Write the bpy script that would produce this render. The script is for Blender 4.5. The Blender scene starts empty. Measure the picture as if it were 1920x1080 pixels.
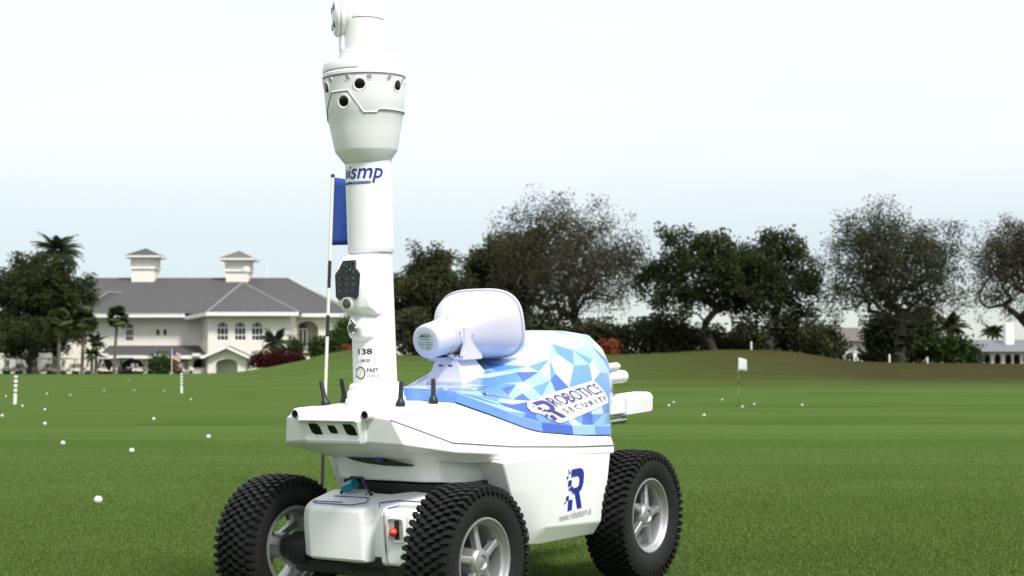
import bpy, bmesh, math, random
import numpy as np
from mathutils import Vector, Matrix, geometry
from mathutils.bvhtree import BVHTree

scene = bpy.context.scene
C = scene.collection
R = math.radians

# ------------------------------------------------------------------ camera
CAM_H = 0.70
FPX = 2750.0                       # focal length in pixels of the 1920 wide photograph
PITCH = math.atan(150.0 / FPX)
cam_data = bpy.data.cameras.new('camera')
cam_data.sensor_width = 36.0
cam_data.lens = FPX / 1920.0 * 36.0
cam_data.clip_start = 0.05
cam_data.clip_end = 6000.0
cam_data.dof.use_dof = True
cam_data.dof.focus_distance = 4.25
cam_data.dof.aperture_fstop = 7.5
cam = bpy.data.objects.new('camera', cam_data)
cam.location = (0, 0, CAM_H)
cam.rotation_euler = (math.pi / 2 + PITCH, 0, 0)
C.objects.link(cam)
scene.camera = cam

# ------------------------------------------------------------------ sky and sun
SUN_EL, SUN_AZ = R(52), R(146)      # azimuth measured from +Y (view direction) towards +X
world = bpy.data.worlds.new('World')
scene.world = world
world.use_nodes = True
wn = world.node_tree
wn.nodes.clear()
w_out = wn.nodes.new('ShaderNodeOutputWorld')
w_bg = wn.nodes.new('ShaderNodeBackground')
w_sky = wn.nodes.new('ShaderNodeTexSky')
w_sky.sky_type = 'NISHITA'
w_sky.sun_disc = False
w_sky.sun_elevation = SUN_EL
w_sky.sun_rotation = SUN_AZ
w_sky.air_density = 1.0
w_sky.dust_density = 0.4
w_sky.ozone_density = 3.0
w_tc = wn.nodes.new('ShaderNodeTexCoord')
w_map = wn.nodes.new('ShaderNodeMapping')
w_map.inputs['Scale'].default_value = (1.1, 1.1, 5.0)
w_noise = wn.nodes.new('ShaderNodeTexNoise')
w_noise.inputs['Scale'].default_value = 1.6
w_noise.inputs['Detail'].default_value = 6
w_noise.inputs['Roughness'].default_value = 0.55
w_ramp = wn.nodes.new('ShaderNodeValToRGB')
w_ramp.color_ramp.elements[0].position = 0.30
w_ramp.color_ramp.elements[0].color = (0.80, 0.80, 0.80, 1)
w_ramp.color_ramp.elements[1].position = 0.56
w_ramp.color_ramp.elements[1].color = (0.97, 0.97, 0.97, 1)
w_mix = wn.nodes.new('ShaderNodeMix')
w_mix.data_type = 'RGBA'
w_mix.inputs['B'].default_value = (9.1, 9.7, 9.8, 1)      # bright thin cloud, in the sky texture's own units
w_bg.inputs['Strength'].default_value = 0.1
L = wn.links.new
L(w_tc.outputs['Generated'], w_map.inputs['Vector'])
L(w_map.outputs['Vector'], w_noise.inputs['Vector'])
L(w_noise.outputs['Fac'], w_ramp.inputs['Fac'])
# the cloud deck thins out to clear air low over the horizon
w_sep0 = wn.nodes.new('ShaderNodeSeparateXYZ')
w_thin = wn.nodes.new('ShaderNodeMapRange')
w_thin.interpolation_type = 'SMOOTHSTEP'
w_thin.inputs['From Min'].default_value = 0.04
w_thin.inputs['From Max'].default_value = 0.17
w_thin.inputs['To Min'].default_value = 0.40
w_thin.inputs['To Max'].default_value = 1.0
w_mul = wn.nodes.new('ShaderNodeMath'); w_mul.operation = 'MULTIPLY'
L(w_tc.outputs['Generated'], w_sep0.inputs['Vector'])
L(w_sep0.outputs['Z'], w_thin.inputs['Value'])
L(w_ramp.outputs['Color'], w_mul.inputs[0])
L(w_thin.outputs['Result'], w_mul.inputs[1])
L(w_mul.outputs['Value'], w_mix.inputs['Factor'])
L(w_sky.outputs['Color'], w_mix.inputs['A'])
# an overcast sky is brighter overhead than at the horizon
w_sep = wn.nodes.new('ShaderNodeSeparateXYZ')
w_el = wn.nodes.new('ShaderNodeMapRange')
w_el.inputs['From Min'].default_value = 0.0
w_el.inputs['From Max'].default_value = 1.0
w_el.inputs['To Min'].default_value = 1.02
w_el.inputs['To Max'].default_value = 1.2
w_vm = wn.nodes.new('ShaderNodeVectorMath'); w_vm.operation = 'SCALE'
L(w_tc.outputs['Generated'], w_sep.inputs['Vector'])
L(w_sep.outputs['Z'], w_el.inputs['Value'])
L(w_mix.outputs['Result'], w_vm.inputs[0])
L(w_el.outputs['Result'], w_vm.inputs['Scale'])
L(w_vm.outputs['Vector'], w_bg.inputs['Color'])
L(w_bg.outputs['Background'], w_out.inputs['Surface'])

sun_data = bpy.data.lights.new('sun', 'SUN')
sun_data.energy = 4.2
sun_data.angle = R(11)
sun_data.color = (1.0, 0.965, 0.92)
sun = bpy.data.objects.new('sun', sun_data)
sd = Vector((math.sin(SUN_AZ) * math.cos(SUN_EL), math.cos(SUN_AZ) * math.cos(SUN_EL), math.sin(SUN_EL)))
sun.rotation_euler = sd.to_track_quat('Z', 'Y').to_euler()
sun.location = (0, 0, 50)
C.objects.link(sun)

vs = scene.view_settings
vs.view_transform = 'Standard'
vs.look = 'None'
vs.exposure = 0.08
vs.gamma = 1.0
vs.use_curve_mapping = False

# ------------------------------------------------------------------ helpers: materials
MATS = {}
def mat(name, color, rough=0.5, metal=0.0, var=0.0, vscale=8.0, bump=0.0, bscale=60.0, coat=0.0, trans=None, spec=0.5, island=0.0):
    m = bpy.data.materials.new(name)
    m.use_nodes = True
    nt = m.node_tree
    b = nt.nodes['Principled BSDF']
    b.inputs['Roughness'].default_value = rough
    b.inputs['Metallic'].default_value = metal
    b.inputs['Specular IOR Level'].default_value = spec
    if coat:
        b.inputs['Coat Weight'].default_value = coat
        b.inputs['Coat Roughness'].default_value = 0.08
    col = tuple(color) + (1,)
    b.inputs['Base Color'].default_value = col
    tc = nt.nodes.new('ShaderNodeTexCoord')
    out = None
    if var:
        n = nt.nodes.new('ShaderNodeTexNoise')
        n.inputs['Scale'].default_value = vscale
        n.inputs['Detail'].default_value = 5
        nt.links.new(tc.outputs['Object'], n.inputs['Vector'])
        mx = nt.nodes.new('ShaderNodeMix'); mx.data_type = 'RGBA'
        mx.inputs['A'].default_value = tuple(c * (1 - var) for c in color) + (1,)
        mx.inputs['B'].default_value = tuple(min(1, c * (1 + var)) for c in color) + (1,)
        nt.links.new(n.outputs['Fac'], mx.inputs['Factor'])
        out = mx.outputs['Result']
    if island:
        g = nt.nodes.new('ShaderNodeNewGeometry')
        hs = nt.nodes.new('ShaderNodeHueSaturation')
        mr = nt.nodes.new('ShaderNodeMapRange')
        mr.inputs['To Min'].default_value = 1 - island
        mr.inputs['To Max'].default_value = 1 + island
        nt.links.new(g.outputs['Random Per Island'], mr.inputs['Value'])
        nt.links.new(mr.outputs['Result'], hs.inputs['Value'])
        if out is not None: nt.links.new(out, hs.inputs['Color'])
        else: hs.inputs['Color'].default_value = col
        out = hs.outputs['Color']
    if out is not None:
        nt.links.new(out, b.inputs['Base Color'])
    if bump:
        n2 = nt.nodes.new('ShaderNodeTexNoise')
        n2.inputs['Scale'].default_value = bscale
        n2.inputs['Detail'].default_value = 3
        nt.links.new(tc.outputs['Object'], n2.inputs['Vector'])
        bp = nt.nodes.new('ShaderNodeBump')
        bp.inputs['Strength'].default_value = bump
        bp.inputs['Distance'].default_value = 0.002
        nt.links.new(n2.outputs['Fac'], bp.inputs['Height'])
        nt.links.new(bp.outputs['Normal'], b.inputs['Normal'])
    if trans:
        tr = nt.nodes.new('ShaderNodeBsdfTranslucent')
        ms = nt.nodes.new('ShaderNodeMixShader')
        ms.inputs['Fac'].default_value = trans
        tr.inputs['Color'].default_value = tuple(min(1, c * 1.3) for c in color) + (1,)
        o = nt.nodes['Material Output']
        nt.links.new(b.outputs['BSDF'], ms.inputs[1])
        nt.links.new(tr.outputs['BSDF'], ms.inputs[2])
        nt.links.new(ms.outputs['Shader'], o.inputs['Surface'])
    MATS[name] = m
    return m

WHITE = mat('white_plastic', (0.82, 0.815, 0.835), 0.38, var=0.02, vscale=14, bump=0.06, bscale=400, coat=0.15)
WHITE2 = mat('white_mast', (0.81, 0.805, 0.825), 0.42, var=0.025, vscale=9, bump=0.05, bscale=500)
HORNW = mat('horn_white', (0.62, 0.60, 0.71), 0.30, var=0.02, vscale=10, coat=0.3)
GREYP = mat('grey_underside', (0.42, 0.43, 0.42), 0.55, var=0.04)
SEAM = mat('seam_grey', (0.16, 0.16, 0.165), 0.7)
BLACKP = mat('black_plastic', (0.012, 0.012, 0.014), 0.42, bump=0.1)
GLASSB = mat('black_lens', (0.004, 0.004, 0.005), 0.12, spec=0.3)
RUBBER = mat('rubber', (0.011, 0.011, 0.0115), 0.62, spec=0.3, var=0.3, vscale=30, bump=0.3, bscale=220)
RUBBER_TREAD = mat('rubber_tread', (0.009, 0.009, 0.0093), 0.62, spec=0.25, var=0.35, vscale=24, bump=0.3, bscale=220)
SILVER = mat('cast_alloy', (0.42, 0.43, 0.44), 0.42, metal=0.75, var=0.06, vscale=25, bump=0.15, bscale=300)
STEEL = mat('steel', (0.5, 0.5, 0.5), 0.25, metal=1.0)
DARKM = mat('dark_metal', (0.03, 0.03, 0.032), 0.45, metal=0.4, var=0.3)
TEAL = mat('teal_anodised', (0.01, 0.24, 0.33), 0.3, metal=0.4)
REDK = mat('red_knob', (0.75, 0.06, 0.025), 0.4)
BLUEC = mat('blue_connector', (0.02, 0.06, 0.30), 0.4)
INKBLUE = mat('ink_blue', (0.014, 0.024, 0.27), 0.45)
INKBLUE2 = mat('ink_blue_light', (0.09, 0.12, 0.60), 0.45)
INKNAVY = mat('ink_navy', (0.055, 0.045, 0.24), 0.45)
INKBLACK = mat('ink_black', (0.015, 0.015, 0.02), 0.5)
INKGREY = mat('ink_grey', (0.33, 0.33, 0.34), 0.5)
LABELG = mat('label_greygreen', (0.45, 0.50, 0.46), 0.5)
STICKER = mat('sticker_white', (0.84, 0.84, 0.86), 0.35)
GOLD = mat('gold', (0.7, 0.5, 0.12), 0.4)
KEYG = mat('key_green', (0.02, 0.07, 0.05), 0.4)
KEYB = mat('key_blue', (0.03, 0.04, 0.22), 0.4)
KEYGR = mat('key_grey', (0.09, 0.09, 0.10), 0.4)

# ------------------------------------------------------------------ helpers: meshes
class MB:
    def __init__(s): s.v = []; s.f = []
    def add(s, vs_, fs_):
        o = len(s.v)
        s.v.extend([tuple(p) for p in vs_]); s.f.extend([tuple(i + o for i in f) for f in fs_])
        return s
    def box(s, c, d, rot=None):
        hx, hy, hz = d[0] / 2, d[1] / 2, d[2] / 2
        p = [Vector((x, y, z)) for x in (-hx, hx) for y in (-hy, hy) for z in (-hz, hz)]
        if rot is not None: p = [rot @ q for q in p]
        p = [q + Vector(c) for q in p]
        return s.add(p, [(0, 1, 3, 2), (4, 6, 7, 5), (0, 4, 5, 1), (2, 3, 7, 6), (0, 2, 6, 4), (1, 5, 7, 3)])
    def tube(s, pts, rad, n=8, cap=True):
        pts = [Vector(p) for p in pts]
        if not hasattr(rad, '__len__'): rad = [rad] * len(pts)
        rings = []
        up = Vector((0.123, 0.456, 0.881)).normalized()
        for i, p in enumerate(pts):
            t = (pts[min(i + 1, len(pts) - 1)] - pts[max(i - 1, 0)]).normalized()
            a = t.cross(up)
            if a.length < 1e-3: a = t.cross(Vector((1, 0, 0)))
            a.normalize(); b = t.cross(a)
            rings.append([p + (a * math.cos(2 * math.pi * k / n) + b * math.sin(2 * math.pi * k / n)) * rad[i] for k in range(n)])
        return s.loft(rings, True, cap, cap)
    def loft(s, rings, closed=True, cap0=False, cap1=False):
        n = len(rings[0]); vs_ = [p for r in rings for p in r]; fs_ = []
        for i in range(len(rings) - 1):
            for k in range(n if closed else n - 1):
                k2 = (k + 1) % n
                fs_.append((i * n + k, i * n + k2, (i + 1) * n + k2, (i + 1) * n + k))
        if cap0: fs_.append(tuple(range(n))[::-1])
        if cap1: fs_.append(tuple((len(rings) - 1) * n + k for k in range(n)))
        return s.add(vs_, fs_)
    def lathe(s, prof, n=48, origin=(0, 0, 0), axis='Z', cap0=False, cap1=False):
        o = Vector(origin); rings = []
        for r, h in prof:
            ring = []
            for k in range(n):
                a = 2 * math.pi * k / n
                x, y = r * math.cos(a), r * math.sin(a)
                q = {'Z': (x, y, h), 'X': (h, x, y), 'Y': (y, h, x)}[axis]
                ring.append(o + Vector(q))
            rings.append(ring)
        return s.loft(rings, True, cap0, cap1)
    def build(s, name, material, parent=None, smooth=35, bevel=0.0, seg=2, fix=True):
        me = bpy.data.meshes.new(name)
        me.from_pydata([tuple(p) for p in s.v], [], s.f)
        if fix:
            bm = bmesh.new(); bm.from_mesh(me)
            bmesh.ops.recalc_face_normals(bm, faces=bm.faces)
            bm.to_mesh(me); bm.free()
        return link(name, me, material, parent, smooth, bevel, seg)

def link(name, me, material, parent=None, smooth=None, bevel=0.0, seg=2):
    if material is not None and not me.materials: me.materials.append(material)
    if smooth:
        me.shade_smooth()
        me.set_sharp_from_angle(angle=R(smooth))
    o = bpy.data.objects.new(name, me)
    C.objects.link(o)
    if parent is not None: o.parent = parent
    if bevel:
        b = o.modifiers.new('bevel', 'BEVEL')
        b.width = bevel; b.segments = seg; b.limit_method = 'ANGLE'; b.angle_limit = R(28)
        me.shade_smooth(); b.harden_normals = True
    return o

def tag(o, label=None, cat=None, group=None, kind=None):
    if label: o['label'] = label
    if cat: o['category'] = cat
    if group: o['group'] = group
    if kind: o['kind'] = kind
    return o
def empty(name, loc, rz=0.0):
    o = bpy.data.objects.new(name, None)
    o.location = loc; o.rotation_euler = (0, 0, rz)
    o.empty_display_size = 0.1
    C.objects.link(o)
    return o
def copy_tree(o, parent=None):
    c = o.copy(); C.objects.link(c)
    if parent is not None: c.parent = parent
    for ch in list(o.children): copy_tree(ch, c)
    return c
def raw(name, V, F, material, parent=None, tri=True, smooth=None):
    """fast mesh from numpy arrays, all faces with the same number of corners"""
    me = bpy.data.meshes.new(name)
    k = F.shape[1]
    me.vertices.add(len(V)); me.vertices.foreach_set('co', np.asarray(V, np.float32).ravel())
    me.loops.add(F.size); me.loops.foreach_set('vertex_index', np.asarray(F, np.int32).ravel())
    me.polygons.add(len(F))
    me.polygons.foreach_set('loop_start', np.arange(0, F.size, k, dtype=np.int32))
    me.polygons.foreach_set('loop_total', np.full(len(F), k, np.int32))
    me.update(calc_edges=True)
    return link(name, me, material, parent, smooth)

def pix(px, py, d):
    """point at ground distance d (along +Y) seen at a pixel of the 1920 wide photograph"""
    x = (px - 960.0) / FPX; u = (540.0 - py) / FPX
    ry = math.cos(PITCH) - u * math.sin(PITCH); rz = math.sin(PITCH) + u * math.cos(PITCH)
    return Vector((x / ry * d, d, CAM_H + rz / ry * d))

# ------------------------------------------------------------------ robot pose (needed by the ground)
TH, RP, RR = R(33.85), R(2.91), R(0.27)
RB = Matrix(((-math.sin(TH), math.cos(TH), 0), (-math.cos(TH), -math.sin(TH), 0), (0, 0, 1)))
RPM = Matrix(((math.cos(RP), 0, math.sin(RP)), (0, 1, 0), (-math.sin(RP), 0, math.cos(RP))))
RRM = Matrix(((1, 0, 0), (0, math.cos(RR), -math.sin(RR)), (0, math.sin(RR), math.cos(RR))))
RM = RB @ RPM @ RRM
RO = Vector((-0.400, 4.166, -0.024))

# ------------------------------------------------------------------ ground
_cp = np.array([380, 440, 480, 520, 560, 600, 640, 700, 760, 900, 1150, 1250, 1340, 1430, 1500, 1560, 1600, 1700, 1920, 2300], float)
_cz = np.array([0.0, 0.22, 0.55, 0.85, 1.10, 1.48, 1.85, 1.75, 1.48, 1.50, 1.55, 1.66, 1.85, 1.85, 1.68, 1.30, 1.10, 1.0, 0.93, 0.9])
_cx = (_cp - 960) / FPX * 90.0
def sstep(a, b, t):
    t = np.clip((t - a) / (b - a), 0, 1); return t * t * (3 - 2 * t)
def ground_z(x, y):
    x = np.asarray(x, float); y = np.asarray(y, float)
    # the gentle local slope the robot stands on
    dx, dy = x - RO.x, y - RO.y
    s = dx * math.sin(TH) + dy * math.cos(TH) - 0.46      # towards the robot's tail
    t = dx * math.cos(TH) - dy * math.sin(TH)
    z = 0.0508 * s * np.exp(-(s * s + t * t) / (2 * 1.9 ** 2)) - 0.0009
    yy = np.maximum(y, 1.0)
    xa = x / np.maximum(yy, 60.0) * 90.0
    crest = np.interp(xa, _cx, _cz)
    z = z + crest * sstep(40.0, 92.0, y) * (1 - 0.25 * sstep(120, 200, y))
    z = z + 0.05 * np.sin(x * 0.11 + 1.3) * np.sin(y * 0.13) * sstep(12, 40, y) * (1 - sstep(150, 300, y))
    return z

def make_ground():
    nr, na = 170, 400
    rad = np.concatenate([[0.0], np.geomspace(0.5, 4500, nr)])
    ang = np.arange(na) / na * 2 * np.pi
    X = np.outer(rad[1:], np.sin(ang)).ravel(); Y = np.outer(rad[1:], np.cos(ang)).ravel()
    X = np.concatenate([[0.0], X]); Y = np.concatenate([[0.0], Y])
    V = np.stack([X, Y, ground_z(X, Y)], -1)
    F = []
    for k in range(na): F.append((0, 1 + (k + 1) % na, 1 + k, 1 + k))
    me = bpy.data.meshes.new('ground')
    faces = [(0, 1 + k, 1 + (k + 1) % na) for k in range(na)]
    for i in range(nr - 1):
        b0 = 1 + i * na; b1 = b0 + na
        faces += [(b0 + k, b1 + k, b1 + (k + 1) % na, b0 + (k + 1) % na) for k in range(na)]
    me.from_pydata(V.tolist(), [], faces)
    bm = bmesh.new(); bm.from_mesh(me); bmesh.ops.recalc_face_normals(bm, faces=bm.faces)
    bm.normal_update()
    bm.to_mesh(me); bm.free()
    # dry, brownish rough on the bank behind the practice green
    dry = sstep(44, 60, Y + 2.5 * np.sin(X * 0.21)) * sstep(-6, 9, X) * (0.62 + 0.38 * sstep(4, 18, X)) * (1 - sstep(150, 260, Y))
    dry = np.maximum(dry, 0.5 * sstep(60, 84, Y) * sstep(-12, -8, X) * (1 - sstep(150, 260, Y)))
    at = me.attributes.new('dry', 'FLOAT', 'POINT')
    at.data.foreach_set('value', dry.astype(np.float32))
    m = bpy.data.materials.new('turf'); m.use_nodes = True
    nt = m.node_tree; N = nt.nodes.new; K = nt.links.new
    b = nt.nodes['Principled BSDF']
    b.inputs['Roughness'].default_value = 0.85
    b.inputs['Specular IOR Level'].default_value = 0.02
    geo = N('ShaderNodeNewGeometry')
    def noise(scale, detail=4, vec=None, rough=0.55):
        n = N('ShaderNodeTexNoise'); n.inputs['Scale'].default_value = scale; n.inputs['Detail'].default_value = detail
        n.inputs['Roughness'].default_value = rough
        K(vec if vec is not None else geo.outputs['Position'], n.inputs['Vector']); return n.outputs['Fac']
    def mapping(scale, rotz=0.0):
        mp = N('ShaderNodeMapping'); mp.inputs['Scale'].default_value = scale; mp.inputs['Rotation'].default_value = (0, 0, rotz)
        K(geo.outputs['Position'], mp.inputs['Vector']); return mp.outputs['Vector']
    def mixc(fac, a, bb):
        x = N('ShaderNodeMix'); x.data_type = 'RGBA'
        if isinstance(fac, float): x.inputs['Factor'].default_value = fac
        else: K(fac, x.inputs['Factor'])
        for nm, vv in (('A', a), ('B', bb)):
            if isinstance(vv, tuple): x.inputs[nm].default_value = vv + (1,)
            else: K(vv, x.inputs[nm])
        return x.outputs['Result']
    def ramp(fac, p0, p1, c0=0.0, c1=1.0):
        r = N('ShaderNodeMapRange'); r.interpolation_type = 'SMOOTHSTEP'
        K(fac, r.inputs['Value'])
        r.inputs['From Min'].default_value = p0; r.inputs['From Max'].default_value = p1
        r.inputs['To Min'].default_value = c0; r.inputs['To Max'].default_value = c1
        return r.outputs['Result']
    big = noise(0.35, 3)
    base = mixc(ramp(big, 0.35, 0.65), (0.054, 0.098, 0.016), (0.074, 0.116, 0.024))
    # mowing passes: long soft bands across the view
    bands = noise(1.0, 3, mapping((0.012, 0.42, 0.0), R(5)))
    base = mixc(ramp(bands, 0.40, 0.62), base, (0.086, 0.128, 0.030))
    bands2 = noise(1.0, 2, mapping((0.03, 1.5, 0.0), R(-3)))
    base = mixc(ramp(bands2, 0.50, 0.70, 0.0, 0.45), base, (0.043, 0.088, 0.012))
    # thin yellowish patches where the grass is worn
    worn = noise(1.0, 4, mapping((0.45, 1.3, 0.0)))
    base = mixc(ramp(worn, 0.62, 0.74, 0.0, 0.55), base, (0.115, 0.125, 0.042))
    patch = noise(2.2, 4)
    base = mixc(ramp(patch, 0.55, 0.72, 0.0, 0.35), base, (0.092, 0.122, 0.034))
    fine = noise(140.0, 3)
    base = mixc(ramp(fine, 0.30, 0.70, 0.0, 0.50), base, (0.030, 0.068, 0.008))
    tiny = noise(420.0, 2)
    base = mixc(ramp(tiny, 0.62, 0.74, 0.0, 0.40), base, (0.115, 0.160, 0.050))
    ad = N('ShaderNodeAttribute'); ad.attribute_name = 'dry'
    dn = noise(0.55, 5)
    dm = N('ShaderNodeMath'); dm.operation = 'MULTIPLY'
    K(ad.outputs['Fac'], dm.inputs[0]); K(ramp(dn, 0.20, 0.62, 0.80, 1.0), dm.inputs[1])
    drycol = mixc(noise(0.20, 4), (0.036, 0.036, 0.011), (0.044, 0.029, 0.012))
    base = mixc(dm.outputs[0], base, drycol)
    K(base, b.inputs['Base Color'])
    bp = N('ShaderNodeBump'); bp.inputs['Strength'].default_value = 0.6; bp.inputs['Distance'].default_value = 0.012
    K(noise(90.0, 4), bp.inputs['Height']); K(bp.outputs['Normal'], b.inputs['Normal'])
    o = link('ground', me, m, None, None)
    me.shade_smooth()
    tag(o, 'mown green golf turf rising to a dry brown bank', 'ground', kind='structure')
make_ground()

def make_blades():
    rng = np.random.default_rng(5)
    n = 620000
    d = 4.55 * (17.0 / 4.55) ** (rng.random(n) ** 1.1)
    keep = rng.random(n) < 1 - sstep(6.0, 16.5, d); d = d[keep]; n = len(d)
    half = 0.375 * d + 0.25
    x = (rng.random(n) * 2 - 1) * half
    y = d
    z = ground_z(x, y)
    hgt = 0.0045 + 0.0085 * rng.random(n) ** 1.5
    wid = 0.0012 + 0.0010 * rng.random(n) + 0.00012 * d
    a = rng.random(n) * 2 * np.pi
    lean = hgt * (0.2 + 0.7 * rng.random(n)); la = rng.random(n) * 2 * np.pi
    P0 = np.stack([x - np.cos(a) * wid, y - np.sin(a) * wid, z - 0.002], -1)
    P1 = np.stack([x + np.cos(a) * wid, y + np.sin(a) * wid, z - 0.002], -1)
    P2 = np.stack([x + np.cos(la) * lean, y + np.sin(la) * lean, z + hgt], -1)
    V = np.stack([P0, P1, P2], 1).reshape(-1, 3)
    F = np.arange(len(V)).reshape(-1, 3)
    m = mat('grass_blade', (0.104, 0.158, 0.034), 0.6, var=0.25, vscale=1.5, trans=0.3, island=0.4, spec=0.2)
    o = raw('grass', V, F, m)
    tag(o, 'short green grass blades covering the near turf', 'grass', kind='stuff')
make_blades()

# ------------------------------------------------------------------ text and decals
def text2d(s, bold=0.0, shear=0.0, space=1.0):
    cu = bpy.data.curves.new('lettering', 'FONT')
    cu.body = s; cu.offset = bold; cu.shear = shear; cu.space_character = space
    cu.resolution_u = 3; cu.fill_mode = 'FRONT'
    ob = bpy.data.objects.new('lettering', cu)
    me = bpy.data.meshes.new_from_object(ob)
    V = [(v.co.x, v.co.y) for v in me.vertices]; F = [tuple(p.vertices) for p in me.polygons]
    bpy.data.objects.remove(ob); bpy.data.meshes.remove(me); bpy.data.curves.remove(cu)
    return V, F
def fit2d(VF, x0, x1, y0, y1):
    V, F = VF
    ax, bx_ = min(v[0] for v in V), max(v[0] for v in V); ay, by = min(v[1] for v in V), max(v[1] for v in V)
    return [(x0 + (v[0] - ax) / (bx_ - ax) * (x1 - x0), y0 + (v[1] - ay) / (by - ay) * (y1 - y0)) for v in V], F
def grid_poly(poly, step):
    """a flat polygon cut into small cells so that it can follow a curved surface"""
    pts = [Vector(p) for p in poly]
    P = list(pts); E_ = []
    out = []
    for i, p in enumerate(pts):
        q = pts[(i + 1) % len(pts)]
        k = max(1, int((q - p).length / step))
        out += [p.lerp(q, j / k) for j in range(k)]
    nb = len(out)
    x0, x1 = min(p.x for p in pts), max(p.x for p in pts); y0, y1 = min(p.y for p in pts), max(p.y for p in pts)
    ins = []
    y = y0 + step / 2
    while y < y1:
        x = x0 + step / 2
        while x < x1:
            q = Vector((x, y)); c = False; near = False
            for i in range(nb):
                a, b = out[i], out[(i + 1) % nb]
                if (a.y > y) != (b.y > y) and x < (b.x - a.x) * (y - a.y) / (b.y - a.y) + a.x: c = not c
                if (a - q).length < step * 0.5: near = True
            if c and not near: ins.append(q)
            x += step
        y += step
    V, E2, F, *_ = geometry.delaunay_2d_cdt(out + ins, [(i, (i + 1) % nb) for i in range(nb)], [], 1, 1e-6)
    return [(v.x, v.y) for v in V], [tuple(f) for f in F]
def decal(name, VF, fn, material, parent):
    V, F = VF
    me = bpy.data.meshes.new(name)
    me.from_pydata([tuple(fn(x, y)) for x, y in V], [], F)
    return link(name, me, material, parent)
def rrect(x0, x1, y0, y1, r, n=5):
    out = []
    for cx_, cy_, a0 in ((x1 - r, y1 - r, 0), (x0 + r, y1 - r, 90), (x0 + r, y0 + r, 180), (x1 - r, y0 + r, 270)):
        for k in range(n + 1):
            a = R(a0 + 90 * k / n); out.append((cx_ + r * math.cos(a), cy_ + r * math.sin(a)))
    return out
def poly2d(*polys):
    V = []; F = []
    for p in polys:
        F.append(tuple(range(len(V), len(V) + len(p)))); V += list(p)
    return V, F
def logo_r(x0, y0, w, h, sh=0.18):
    """slanted capital R whose left edge breaks up into small squares"""
    def T(x, y): return (x0 + (x + sh * y) * w / (1 + sh), y0 + y * h)
    bowl_o = [(0.30, 1.0), (0.74, 1.0), (0.90, 0.95), (0.98, 0.84), (0.98, 0.62), (0.90, 0.47), (0.76, 0.40)]
    bowl_i = [(0.30, 0.82), (0.66, 0.82), (0.73, 0.79), (0.76, 0.74), (0.76, 0.64), (0.73, 0.57), (0.62, 0.53)]
    V = []; F = []
    for i in range(len(bowl_o) - 1):
        q = [bowl_o[i], bowl_o[i + 1], bowl_i[i + 1], bowl_i[i]]
        F.append(tuple(range(len(V), len(V) + 4))); V += q
    for q in ([(0.42, 0.40), (0.76, 0.40), (0.62, 0.53), (0.42, 0.53)],
              [(0.55, 0.40), (0.78, 0.40), (0.98, 0.0), (0.74, 0.0)],
              [(0.22, 0.0), (0.44, 0.0), (0.44, 0.26), (0.22, 0.26)]):
        F.append(tuple(range(len(V), len(V) + 4))); V += q
    for x, y, s in ((0.16, 0.60, 0.17), (0.30, 0.47, 0.13), (0.10, 0.26, 0.13), (0.02, 0.19, 0.06), (0.06, 0.79, 0.08), (0.16, 0.90, 0.07), (0.12, 0.97, 0.05), (0.20, 0.50, 0.07)):
        q = [(x, y), (x + s, y), (x + s, y + s * 0.85), (x, y + s * 0.85)]
        F.append(tuple(range(len(V), len(V) + 4))); V += q
    return [T(*v) for v in V], F

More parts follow.
